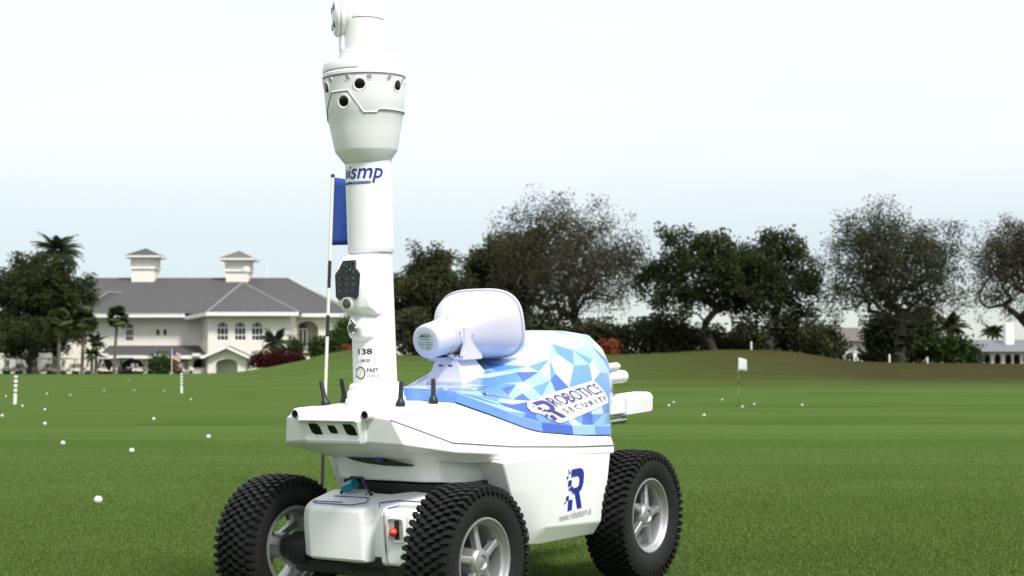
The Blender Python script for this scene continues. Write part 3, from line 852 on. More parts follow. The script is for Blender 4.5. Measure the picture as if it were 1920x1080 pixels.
    b.loft([sq(.640, -.545, -.385, .072), sq(.664, -.545, -.385, .072), sq(.672, -.538, -.390, .066), sq(.722, -.500, -.400, .046), sq(.735, -.500, -.400, .046)], True, True, True)
    ped = b.build('horn_pedestal', HORNW, rob, bevel=.006, seg=3)
    for s in (-1, 1):
        b = MB(); b.loft([[Vector((u, s * v, w)) for u, w in ((-.500, .728), (-.400, .728), (-.398, .742), (-.415, .775), (-.415, .826), (-.485, .826), (-.492, .775), (-.500, .752))] for v in (.052, .066)], True, True, True)
        br = b.build('horn_bracket', HORNW, ped, bevel=.002)
        b = MB(); b.lathe([(.008, 0), (.008, .005), (.004, .006)], 6, (0, 0, 0), 'Y', False, True); b.v = [(p[0] - .452, s * (p[1] + .066), p[2] + .803) for p in b.v]; b.build('bolt', STEEL, ped)
    b = MB(); b.box((-.45, 0, .732), (.102, .128, .010)); b.build('bracket_plate', HORNW, ped, bevel=.002)
    for s in (-1, 1):
        b = MB(); b.box((-.398, s * .018, .712), (.004, .016, .006), Matrix.Rotation(R(12), 3, 'Y')); b.build('pedestal_slot', SEAM, ped)
    b = MB(); b.tube([(-.385, .02, .745), (-.41, .03, .728), (-.43, .025, .742)], .006, 8); b.build('cable_gland', INKGREY, ped)

    # ---- rear cameras and lamps
    b = MB(); b.loft([[Vector((u, .20 + v * sc_, .543 + w * sc_)) for v, w in ((-.038, -.034), (.038, -.034), (.042, .020), (.030, .036), (-.030, .036), (-.042, .020))] for u, sc_ in ((-1.085, 1.0), (-1.25, 1.0), (-1.272, .9))], True, True, True)
    rc = b.build('rear_camera', WHITE2, rob, bevel=.005)
    b = MB(); b.box((-1.03, .20, .545), (.13, .056, .058)); b.build('camera_arm', WHITE2, rc, bevel=.006)
    b = MB(); b.lathe([(.02, -.96), (.022, -1.09), (.020, -1.108), (.010, -1.112)], 24, (0, .215, .640), 'X', True, True); b.build('rear_lamp', WHITE2, rob)
    b = MB(); b.lathe([(.012, -.95), (.013, -1.052), (.008, -1.066)], 20, (0, .222, .676), 'X', True, True); b.build('rear_sensor', WHITE2, rob)
    b = MB(); b.lathe([(.009, -.96), (.011, -1.082), (.013, -1.088), (.013, -1.100), (.008, -1.106)], 18, (0, .215, .494), 'X', True, True); b.build('charging_contact', STEEL, rob)

    # ---- front drive housing
    plan = [(-.10, -.205), (.012, -.211), (.036, -.203), (.062, -.160), (.064, .022), (.058, .034), (.022, .048), (.018, .080), (.054, .094), (.066, .106), (.068, .205), (.045, .230), (-.10, .230), (-.12, .09), (-.085, .035), (-.085, -.02), (-.12, -.08)]
    def plr(w, inset, slope=0): 
        out = []
        for u, v in plan:
            out.append(Vector((u - inset * (1 if u > 0 else -1), v - inset * (1 if v > .02 else -1) * (1 if abs(v - .02) > .1 else 0), w + slope * (.065 - u))))
        return out
    b = MB(); b.loft([plr(.186, .010), plr(.194, .002), plr(.300, .0), plr(.326, .003, .05), plr(.338, .012, .17)], True, True, True)
    dh = b.build('drive_housing', WHITE, rob, bevel=.004, seg=3)
    def tw(u): return .3395 + .17 * (.065 - u)
    for path in ([(.036, -.165), (.040, -.135), (.040, -.02), (.012, .012), (-.03, -.015), (-.03, -.14)], [(.024, -.175), (.020, -.07)], [(.045, .085), (.005, .055), (-.02, .10), (-.02, .19)], [(.050, .118), (.02, .138)], [(-.045, .205), (-.01, .215)], [(-.075, -.06), (-.05, -.04)]):
        b = MB(); b.tube([(u, v, tw(u)) for u, v in path], .0016, 6); b.build('trim_line', INKBLUE, dh)
    for k in range(9):
        b = MB(); u0 = .035; b.tube([(u0, .128 + k * .010, tw(u0) + .0006), (u0 - .022, .136 + k * .010, tw(u0 - .022) + .0006)], .0014, 6); b.build('vent_slit', GREYP, dh)
    b = MB(); b.tube([(.0665, .118, .334), (.0682, .119, .28), (.0682, .122, .23), (.064, .126, .188)], .0017, 6); b.build('housing_seam', SEAM, dh)
    # emergency pull recess
    b = MB()
    ri = rrect(.134, .186, .258, .318, .010, 4); ro = rrect(.130, .190, .254, .322, .013, 4)
    b.loft([[Vector((.066, v, w)) for v, w in ro], [Vector((.0715, v, w)) for v, w in ro], [Vector((.0725, v, w)) for v, w in ri], [Vector((.058, v, w)) for v, w in ri]], True, False, False)
    b.build('recess_frame', WHITE, dh, smooth=40)
    b = MB(); b.loft([[Vector((u, v, w)) for v, w in rrect(.135, .185, .259, .317, .009, 4)] for u in (.060, .0692)], True, True, True); b.build('recess_floor', GREYP, dh)
    b = MB(); b.loft([[Vector((u, v, w)) for v, w in rrect(.156, .172, .262, .314, .003, 3)] for u in (.066, .0702)], True, True, True); b.build('recess_slot', BLACKP, dh)
    b = MB(); b.lathe([(.0, -.0125), (.006, -.011), (.0105, -.006), (.0125, 0), (.0105, .006), (.006, .011), (.0, .0125)], 20, (.078, .156, .283)); b.build('stop_knob', REDK, dh)
    # axle beam and wheel motors under it
    b = MB(); b.box((-.02, 0, .160), (.09, .50, .036)); b.box((-.03, .02, .176), (.11, .16, .05)); b.build('axle_beam', DARKM, rob, bevel=.005)
    b = MB(); b.tube([(-.92, -.25, .205), (-.92, .25, .205)], .035, 16); b.box((-.92, 0, .215), (.12, .3, .10)); b.build('rear_axle', DARKM, rob)
    for s in (-1, 1):
        b = MB(); b.tube([(0, s * .20, .205), (0, s * .262, .205)], .047, 24); b.tube([(0, s * .262, .205), (0, s * .33, .205)], .028, 20); b.build('wheel_motor', DARKM, rob)
        for k in range(5):
            a = R(72 * k + 20)
            b = MB(); b.tube([(.028 * math.cos(a), s * .262, .205 + .028 * math.sin(a)), (.028 * math.cos(a), s * .272, .205 + .028 * math.sin(a))], .006, 8); b.build('wheel_nut', STEEL, rob)

    # ---- wheels
    wh = empty('wheel', (0, 0, 0)); wh.parent = rob
    b = MB()
    b.lathe([(.112, -.055), (.118, -.064), (.126, -.072), (.146, -.0795), (.168, -.0805), (.183, -.0765), (.1905, -.067), (.1945, -.04), (.196, 0), (.1945, .04), (.1905, .067), (.183, .0765), (.168, .0805), (.146, .0795), (.126, .072), (.118, .064), (.112, .055)], 84, (0, 0, 0), 'Y')
    b.build('tyre', RUBBER, wh, smooth=40)
    b = MB(); NA = 52
    rt = random.Random(3)
    for c in range(7):
        vc_ = -.0705 + .0235 * c
        for k in range(NA):
            a0 = 2 * math.pi * (k + .5 * (c % 2)) / NA
            base = .195 - .0045 * abs(vc_ / .07) ** 3 - .004
            topr = .2085 - .0065 * abs(vc_ / .07) ** 3 + rt.uniform(-.0008, .0008)
            hw = .0142; da = .033
            sk = .010 * (1 if vc_ > 0 else -1) * (0 if abs(vc_) < .005 else 1)
            vv = []
            for (r_, kx) in ((base, 1.0), (topr, .82)):
                for (sv, sa) in ((-1, -1), (1, -1), (1.0, 1), (.0, 1.55), (-1.0, 1)):
                    a = a0 + sa * da * kx * (1 if r_ == base else .9) + sk * sv
                    v = vc_ + sv * hw * kx
                    vv.append((r_ * math.cos(a), v, r_ * math.sin(a)))
            b.add(vv, [(5, 6, 7, 8, 9), (0, 1, 6, 5), (1, 2, 7, 6), (2, 3, 8, 7), (3, 4, 9, 8), (4, 0, 5, 9)])
    for s in (-1, 1):
        for k in range(NA):
            a0 = 2 * math.pi * (k + .25) / NA; vv = []
            for (v, r0, r1) in ((s * .072, .178, .1955), (s * .0845, .177, .1915)):
                for r_, sa in ((r0, -.7), (r1, -1), (r1, 1), (r0, .7)):
                    a = a0 + sa * .030; vv.append((r_ * math.cos(a), v, r_ * math.sin(a)))
            b.add(vv, [(4, 5, 6, 7), (0, 1, 5, 4), (1, 2, 6, 5), (2, 3, 7, 6), (3, 0, 4, 7)])
    tr = b.build('tread', RUBBER_TREAD, wh)
    b = MB()
    b.lathe([(.1155, .056), (.1195, .0655), (.1185, .0700), (.1140, .0705), (.1100, .066), (.1085, .056), (.1055, .050), (.1000, .047), (.0975, .035), (.0955, -.045), (.1020, -.055), (.1120, -.060), (.1185, -.0655), (.1185, -.0700), (.1090, -.0700), (.0995, -.060), (.0985, .030)], 64, (0, 0, 0), 'Y')
    b.build('rim', SILVER, wh, smooth=40)
    for k in range(5):
        a = R(90 + 72 * k); b = MB(); rings = []
        for r_, y0, y1, hw in ((.026, .030, .054, .0125), (.050, .026, .050, .0105), (.080, .018, .044, .0095), (.0985, .006, .045, .0125)):
            rings.append([Vector((r_, y0, -hw)), Vector((r_, y1 - .003, -hw)), Vector((r_, y1, -hw * .5)), Vector((r_, y1, hw * .5)), Vector((r_, y1 - .003, hw)), Vector((r_, y0, hw))])
        b.loft(rings, True, True, True)
        m3 = Matrix.Rotation(-a, 3, 'Y'); b.v = [tuple(m3 @ Vector(p)) for p in b.v]
        b.build('spoke', SILVER, wh, bevel=.0015)
    b = MB(); b.lathe([(.036, -.03), (.038, .022), (.0385, .040), (.036, .050), (.031, .0565), (.022, .0585), (.0195, .0590), (.0170, .0550), (.0160, .0535), (.0130, .0545), (.0, .0555)], 40, (0, 0, 0), 'Y', True, False); b.build('hub_cap', SILVER, wh, smooth=28)
    b = MB(); b.tube([(.070, .020, .052), (.078, .034, .058)], .0042, 8); b.build('valve', BLACKP, wh)
    spots = [(0, 1, 4), (0, -1, -14), (-.92, 1, -14), (-.92, -1, 22)]
    for i, (u, s, rot) in enumerate(spots):
        w_ = wh if i == 0 else copy_tree(wh, rob)
        w_.location = (u, .346 if s > 0 else -.330, .2065); w_.scale = (1, .85, 1)
        w_.rotation_euler = Matrix.Rotation(0 if s > 0 else math.pi, 3, 'Z').to_4x4().to_3x3().to_euler()
        w_.rotation_mode = 'QUATERNION'
        from mathutils import Quaternion
        w_.rotation_quaternion = Quaternion((0, 0, 1), 0 if s > 0 else math.pi) @ Quaternion((0, 1, 0), R(rot))
make_robot()

# ------------------------------------------------------------------ background: materials
STUCCO = mat('cream_stucco', (0.80, 0.745, 0.68), 0.85, var=0.06, vscale=0.6)
TRIM = mat('white_trim', (0.82, 0.81, 0.79), 0.6)
ROOFG = mat('grey_tile', (0.062, 0.058, 0.061), 0.8, var=0.22, vscale=1.3)
ROOFB = mat('brown_tile', (0.12, 0.10, 0.085), 0.8, var=0.2, vscale=1.0)
ROOFS = mat('slate_tile', (0.14, 0.15, 0.17), 0.75, var=0.15, vscale=1.0)
RIDGE = mat('ridge_tile', (0.22, 0.21, 0.21), 0.8)
PANE = mat('window_glass', (0.015, 0.018, 0.02), 0.12)
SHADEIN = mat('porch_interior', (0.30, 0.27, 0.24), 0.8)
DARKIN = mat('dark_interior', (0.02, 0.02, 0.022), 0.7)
BARK = mat('oak_bark', (0.050, 0.044, 0.034), 0.9, var=0.3, vscale=3)
BARKP = mat('palm_bark', (0.12, 0.10, 0.08), 0.9, var=0.3, vscale=3)
def leafmat(name, c, isl=0.4, tr=0.2): return mat(name, c, 0.75, var=0.25, vscale=0.35, trans=tr, island=isl, spec=0.06)
LF_DARK = leafmat('leaf_dark', (0.036, 0.047, 0.018))
LF_OAK = leafmat('leaf_oak', (0.050, 0.055, 0.026))
LF_BROWN = leafmat('leaf_winter', (0.060, 0.055, 0.031))
LF_GREEN = leafmat('leaf_green', (0.045, 0.075, 0.022))
LF_PALM = leafmat('leaf_palm', (0.060, 0.085, 0.030), 0.3)
LF_DATE = leafmat('leaf_date_palm', (0.045, 0.060, 0.035), 0.3)
LF_RED = leafmat('leaf_red', (0.050, 0.010, 0.012))
LF_ORANGE = leafmat('leaf_orange', (0.22, 0.065, 0.03))
POLE = mat('pole_white', (0.78, 0.77, 0.72), 0.5, var=0.05, vscale=20)
POLEB = mat('pole_black', (0.02, 0.02, 0.02), 0.5)
CARTW = mat('cart_cream', (0.68, 0.63, 0.56), 0.45)
CARTR = mat('cart_roof', (0.70, 0.66, 0.61), 0.55)
CARTD = mat('cart_dark', (0.03, 0.03, 0.034), 0.5)
CARTRED = mat('cart_rust', (0.20, 0.05, 0.03), 0.5)
SCREEN = mat('cart_windscreen', (0.30, 0.31, 0.31), 0.15)  # opaque pale grey: the glass's bright reflection is put into the colour
SEATM = mat('cart_seat', (0.35, 0.31, 0.27), 0.6)
gz = lambda x, y: float(ground_z(x, y))

# ------------------------------------------------------------------ clubhouse
def arch_poly(x0, x1, z0, z1, rise=None, n=8):
    """outline of an arched opening, z1 is the crown"""
    hw = (x1 - x0) / 2; rise = hw if rise is None else rise; c = (x0 + x1) / 2
    return [(x0, z0), (x1, z0)] + [(c + hw * math.cos(math.pi * k / n), z1 - rise + rise * math.sin(math.pi * k / n)) for k in range(n + 1)]
def wall_panel(mb, outer, holes, y, depth, M4=None):
    """vertical wall with real openings: front skin, reveals of the openings"""
    loops = [[Vector((p[0], y, p[1])) for p in outer]] + [[Vector((p[0], y, p[1])) for p in h] for h in holes]
    fl = [p for l in loops for p in l]
    tris = geometry.tessellate_polygon(loops)
    vs_ = list(fl); fs_ = [tuple(t) for t in tris]
    o = len(outer)
    for h in holes:
        n = len(h); b0 = len(vs_)
        vs_ += [Vector((p[0], y + depth, p[1])) for p in h]
        for k in range(n): fs_.append((o + k, o + (k + 1) % n, b0 + (k + 1) % n, b0 + k))
        o += n
    if M4 is not None: vs_ = [M4 @ v for v in vs_]
    mb.add(vs_, fs_)
def hip(mb, x0, x1, y0, y1, z0, z1, rx0, rx1, ry, th=0.35, ry1=None):
    """hip roof with a fascia of thickness th"""
    ry1 = ry if ry1 is None else ry1
    E4 = [Vector((x0, y0, z0)), Vector((x1, y0, z0)), Vector((x1, y1, z0)), Vector((x0, y1, z0))]
    Rg = [Vector((rx0, ry, z1)), Vector((rx1, ry1, z1))]
    mb.add(E4 + Rg, [(0, 1, 5, 4), (1, 2, 5), (2, 3, 4, 5), (3, 0, 4), (3, 2, 1, 0)])
def clubhouse():
    D0 = 186.0
    root = empty('clubhouse', (pix(350, 690, D0).x, D0, 0.0))
    tag(root, 'large cream clubhouse with grey tiled roof and two square towers', 'building')
    ox, oy = root.location.x, D0
    def X(px, d=D0): return (px - 960) / FPX * d - ox
    def Z(py, d=D0): return CAM_H + (690 - py) / FPX * d
    def P(name, mb, m, parent=root, **k): return mb.build(name, m, parent, **k)
    # upper main wall (left) : plane at y=0
    holes = [arch_poly(X(235), X(250), Z(640), Z(606))]
    small = [arch_poly(X(292.5), X(299), Z(629), Z(617)), arch_poly(X(306), X(312.5), Z(629), Z(617))]
    b = MB(); wall_panel(b, [(X(78), 0), (X(400), 0), (X(400), Z(592)), (X(78), Z(592))], holes + small, 0.0, 0.3)
    b.box(((X(78) + X(640)) / 2, 12, Z(592) / 2), (X(640) - X(78), 22.0, Z(592) - .02)); P('wall', b, STUCCO)
    b = MB(); b.box((X(40), 3, Z(645) / 2), (X(150) - X(-70), 5, Z(645))); P('annex_wall', b, STUCCO)
    def window(h, y, bars=True, M4=None, cols=3):
        x0, x1 = min(p[0] for p in h), max(p[0] for p in h); z0, z1 = min(p[1] for p in h), max(p[1] for p in h)
        T = (lambda v: M4 @ Vector(v)) if M4 is not None else Vector
        f = MB(); n = len(h); c = ((x0 + x1) / 2, (z0 + z1) / 2)
        inner = [(c[0] + (p[0] - c[0]) * .86, c[1] + (p[1] - c[1]) * .92) for p in h]
        vs_ = [T((p[0], y + .14, p[1])) for p in h] + [T((p[0], y + .14, p[1])) for p in inner] + [T((p[0], y + .24, p[1])) for p in inner]
        f.add(vs_, [(k, (k + 1) % n, n + (k + 1) % n, n + k) for k in range(n)] + [(n + k, n + (k + 1) % n, 2 * n + (k + 1) % n, 2 * n + k) for k in range(n)])
        if bars:
            for k in range(1, cols):
                xx = x0 + (x1 - x0) * k / cols; f.add([T((xx - .035, y + .15, z0)), T((xx + .035, y + .15, z0)), T((xx + .035, y + .15, z1 - .25)), T((xx - .035, y + .15, z1 - .25))], [(0, 1, 2, 3)])
            for zz, t in ((z0 + (z1 - z0) * .30, .07), (z0 + (z1 - z0) * .68, .07)):
                f.add([T((x0, y + .145, zz - t)), T((x1, y + .145, zz - t)), T((x1, y + .145, zz + t)), T((x0, y + .145, zz + t))], [(0, 1, 2, 3)])
        w = P('window', f, TRIM, smooth=None)
        g = MB(); g.add([T((p[0], y + .20, p[1])) for p in h], [tuple(range(n))]); g.build('pane', PANE, w)
        return w
    window(holes[0], 0.0)
    for h in small: window(h, 0.0, False)
    # projecting wing with three tall arched windows
    dW = 180.0; yw = dW - D0
    XW = lambda p: X(p, dW); ZW = lambda p: Z(p, dW)
    wh = [arch_poly(XW(c - 11), XW(c + 11), ZW(639), ZW(603)) for c in (417, 450, 482)]
    b = MB(); wall_panel(b, [(XW(390), 0), (XW(545), 0), (XW(545), ZW(586)), (XW(390), ZW(586))], wh, yw, 0.3)
    b.box(((XW(392) + XW(545)) / 2, yw + 6, ZW(586) / 2), (XW(545) - XW(392), 11.3, ZW(586) - .05))
    P('wing_wall', b, STUCCO)
    for h in wh: window(h, yw)
    # splayed left face of the wing with five narrow lights
    A = Vector((XW(352), 0.2, 0)); Bp = Vector((XW(390), yw, 0)); ln = (Bp - A).length
    ang = math.atan2(Bp.y - A.y, Bp.x - A.x); M4 = Matrix.Translation(A) @ Matrix.Rotation(ang, 4, 'Z')
    hs = [arch_poly(ln * (.14 + .17 * k), ln * (.14 + .17 * k) + ln * .09, Z(640), Z(604)) for k in range(5)]
    b = MB(); wall_panel(b, [(0, 0), (ln, 0), (ln, ZW(586)), (0, ZW(586))], hs, 0.0, 0.3, M4); P('bay_wall', b, STUCCO)
    for h in hs:
        g = MB(); g.add([M4 @ Vector((p[0], .2, p[1])) for p in h], [tuple(range(len(h)))]); g.build('pane', PANE, root)
    # right part with the arched porch
    b = MB(); ph = [arch_poly(X(556), X(598), Z(650), Z(602), 1.1)]
    wall_panel(b, [(X(545), 0), (X(665), 0), (X(665), Z(593)), (X(545), Z(593))], ph, -.6, .8); P('porch_wall', b, STUCCO)
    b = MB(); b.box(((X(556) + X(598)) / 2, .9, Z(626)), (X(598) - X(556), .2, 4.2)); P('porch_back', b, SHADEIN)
    b = MB(); wd = arch_poly(X(559), X(574), Z(650), Z(606)); b.add([Vector((p[0], .75, p[1])) for p in wd], [tuple(range(len(wd)))]); dd = P('porch_door', b, PANE)
    for px_ in (559, 566.5, 574):
        g = MB(); g.box((X(px_), .7, Z(633)), (.16, .06, 2.2)); g.build('door_frame', TRIM, dd)
    g = MB(); g.box((X(566.5), .7, Z(617)), (1.1, .06, .16)); g.build('door_frame', TRIM, dd)
    b = MB(); b.box((X(628), -.62, Z(636)), (1.6, .1, 2.2)); P('porch_window', b, PANE)
    # main hipped roof
    b = MB(); hip(b, X(68), X(668), -1.6, 26.0, Z(589), Z(523, 200.0) , X(178, 200), X(540, 200), 13.0); P('roof', b, ROOFG)
    b = MB(); b.box(((X(68) + X(352)) / 2, -1.63, Z(592)), (X(352) - X(68), .10, .55)); P('fascia', b, TRIM)
    b = MB(); b.box(((X(545) + X(668)) / 2, -1.63, Z(592)), (X(668) - X(545), .10, .45)); P('fascia', b, TRIM)
    # hip over the front left bay and its ridge tiles
    b = MB(); hip(b, X(150), X(365), -1.75, 13.0, Z(588.6), Z(549, 192.0), X(205, 192), X(243, 192), 5.0, ry1=9.0); P('bay_roof', b, ROOFG)
    def ridge(*pts):
        m = MB(); m.tube(pts, .13, 5); P('ridge_tiles', m, RIDGE)
    ridge((X(152), -1.7, Z(588)), (X(205, 192), 5.0, Z(549, 192)), (X(243, 192), 9.0, Z(549, 192)), (X(290, 200), 13, Z(523, 200)))
    ridge((X(178, 200), 13, Z(523, 200)), (X(540, 200), 13, Z(523, 200)), (X(665), -1.5, Z(589)))
    # wing roof
    zE = Z(586, dW); y0 = yw - 1.2
    apex = Vector((X(455, 196), 9.6, Z(530, 196)))
    E5 = [Vector((X(340, 184), -.9, zE - .35)), Vector((X(388, 179), y0, zE)), Vector((X(560, 179), y0, zE)), Vector((X(560, 184), 4.0, zE)), apex, Vector((X(340, 184), 4.0, zE))]
    b = MB(); b.add(E5, [(0, 1, 4), (1, 2, 4), (2, 3, 4), (3, 5, 4), (5, 0, 4), (0, 5, 3, 2, 1)]); P('wing_roof', b, ROOFG)
    for i in ((0, 1), (1, 2)):
        p, q = E5[i[0]], E5[i[1]]; m = MB(); d_ = (q - p); m.box((p + q) / 2 + Vector((0, -.05, -.22)), (d_.length + .1, .10, .46), Matrix.Rotation(math.atan2(d_.y, d_.x), 3, 'Z') @ Matrix.Rotation(-math.atan2(d_.z, math.hypot(d_.x, d_.y)), 3, 'Y')); P('fascia', m, TRIM)
    ridge(E5[1], apex); ridge(E5[2], apex)
    # towers
    for (xc, yb, ya, ye, nm) in ((271.5, 535, 465, 482, 0), (447.5, 535, 470, 487, 1)):
        d = 199.0; yy = d - D0; hw = 22.5 / FPX * d
        b = MB(); b.box((X(xc, d), yy, (Z(ye + 22, d) + Z(ye, d)) / 2), (hw * 2, hw * 2, Z(ye, d) - Z(ye + 22, d))); b.box((X(xc, d), yy, (Z(yb + 8, d) + Z(ye + 22, d)) / 2), (hw * 1.86, hw * 1.86, Z(ye + 22, d) - Z(yb + 8, d))); tw_ = P('tower', b, STUCCO)
        b = MB(); b.box((X(xc, d), yy, Z(ye + 22.5, d)), (hw * 2.1, hw * 2.1, .12)); b.build('string_course', TRIM, tw_)
        for dx in (-.32, .28):
            for dz in (7, 15):
                b = MB(); b.box((X(xc, d) + dx * hw, yy - hw - .03, Z(ye + dz, d)), (hw * .42, .06, .40)); b.build('louvre', TRIM, tw_)
        e = hw * 1.49
        b = MB(); hip(b, X(xc, d) - e, X(xc, d) + e, yy - e, yy + e, Z(ye - 1, d), Z(ya, d), X(xc, d), X(xc, d), yy); b.build('tower_roof', ROOFB if nm else ROOFG, tw_)
        b = MB(); b.box((X(xc, d), yy, Z(ye + .4, d)), (e * 1.98, e * 1.98, .28)); b.build('tower_cornice', TRIM, tw_)
    b = MB(); b.tube([(X(500, 199), 13, Z(530, 199)), (X(500, 199), 13, Z(490, 199))], .06, 6); P('roof_aerial', b, TRIM)
    b = MB(); b.lathe([(0, -.25), (.35, -.12), (.5, .1)], 14, (X(464, 197), 9.5, Z(508, 197)), 'Y', True, False); P('dish', b, TRIM)
    # ground floor arcade with lean-to roof
    dA = 181.0; ya_ = dA - D0; XA = lambda p: X(p, dA); ZA = lambda p: Z(p, dA)
    ah = [arch_poly(XA(186), XA(214), .0, ZA(673), .9), arch_poly(XA(227), XA(270), .0, ZA(673), .9), arch_poly(XA(281), XA(318), .0, ZA(673), .9), arch_poly(XA(362), XA(388), .75, ZA(672), .8)]
    b = MB(); wall_panel(b, [(XA(180), 0), (XA(392), 0), (XA(392), ZA(667)), (XA(180), ZA(667))], ah, ya_, .5); P('arcade_wall', b, STUCCO)
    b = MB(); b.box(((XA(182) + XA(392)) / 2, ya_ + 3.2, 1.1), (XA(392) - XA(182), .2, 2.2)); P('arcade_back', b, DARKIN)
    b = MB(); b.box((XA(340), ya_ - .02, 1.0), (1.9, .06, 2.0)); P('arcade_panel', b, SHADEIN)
    b = MB(); q = [Vector((XA(190), ya_ - .9, ZA(667))), Vector((XA(400), ya_ - .9, ZA(667))), Vector((X(400), -.05, Z(648))), Vector((X(205), -.05, Z(648)))]
    b.add(q + [v - Vector((0, 0, .12)) for v in q], [(0, 1, 2, 3), (7, 6, 5, 4), (0, 4, 5, 1), (1, 5, 6, 2), (2, 6, 7, 3), (3, 7, 4, 0)]); P('arcade_roof', b, ROOFG)
    b = MB(); b.box(((XA(190) + XA(392)) / 2, ya_ - .93, ZA(669)), (XA(392) - XA(190), .1, .34)); P('fascia', b, TRIM)
    # gabled entrance
    dG = 178.0; yg = dG - D0; XG = lambda p: X(p, dG); ZG = lambda p: Z(p, dG)
    gh = [arch_poly(XG(405), XG(446), .0, ZG(673), .7)]
    b = MB(); wall_panel(b, [(XG(390), 0), (XG(462), 0), (XG(462), ZG(667)), (XG(427), ZG(652)), (XG(390), ZG(667))], gh, yg, .6); P('gable_wall', b, STUCCO)
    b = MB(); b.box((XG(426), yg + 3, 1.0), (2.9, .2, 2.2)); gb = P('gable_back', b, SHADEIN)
    b = MB(); b.box((XG(412), yg + 2.8, .9), (1.2, .1, 1.9)); b.build('door', PANE, gb)
    b = MB(); pr_ = [Vector((XG(380), 0, ZG(668.5))), Vector((XG(427), 0, ZG(648.5))), Vector((XG(471), 0, ZG(668.5)))]
    for i in (0, 1):
        p, q = pr_[i], pr_[i + 1]
        v8 = [p + Vector((0, yg - .7, 0)), q + Vector((0, yg - .7, 0)), q + Vector((0, yg + 8, 0)), p + Vector((0, yg + 8, 0))]
        b.add(v8 + [v - Vector((0, 0, .10)) for v in v8], [(0, 1, 2, 3), (7, 6, 5, 4), (0, 4, 5, 1), (1, 5, 6, 2), (2, 6, 7, 3), (3, 7, 4, 0)])
    P('gable_roof', b, ROOFG)
    for i in (0, 1):
        p, q = pr_[i] + Vector((0, yg - .75, -.16)), pr_[i + 1] + Vector((0, yg - .75, -.16)); d_ = q - p; m = MB()
        m.box((p + q) / 2, (d_.length, .1, .30), Matrix.Rotation(-math.atan2(d_.z, d_.x), 3, 'Y')); P('bargeboard', m, TRIM)
    for px_ in (200, 300, 372): b = MB(); b.box((XA(px_), ya_ - 1.0, ZA(665.5)), (.9, .5, .35)); P('roof_lamp', b, TRIM)
clubhouse()

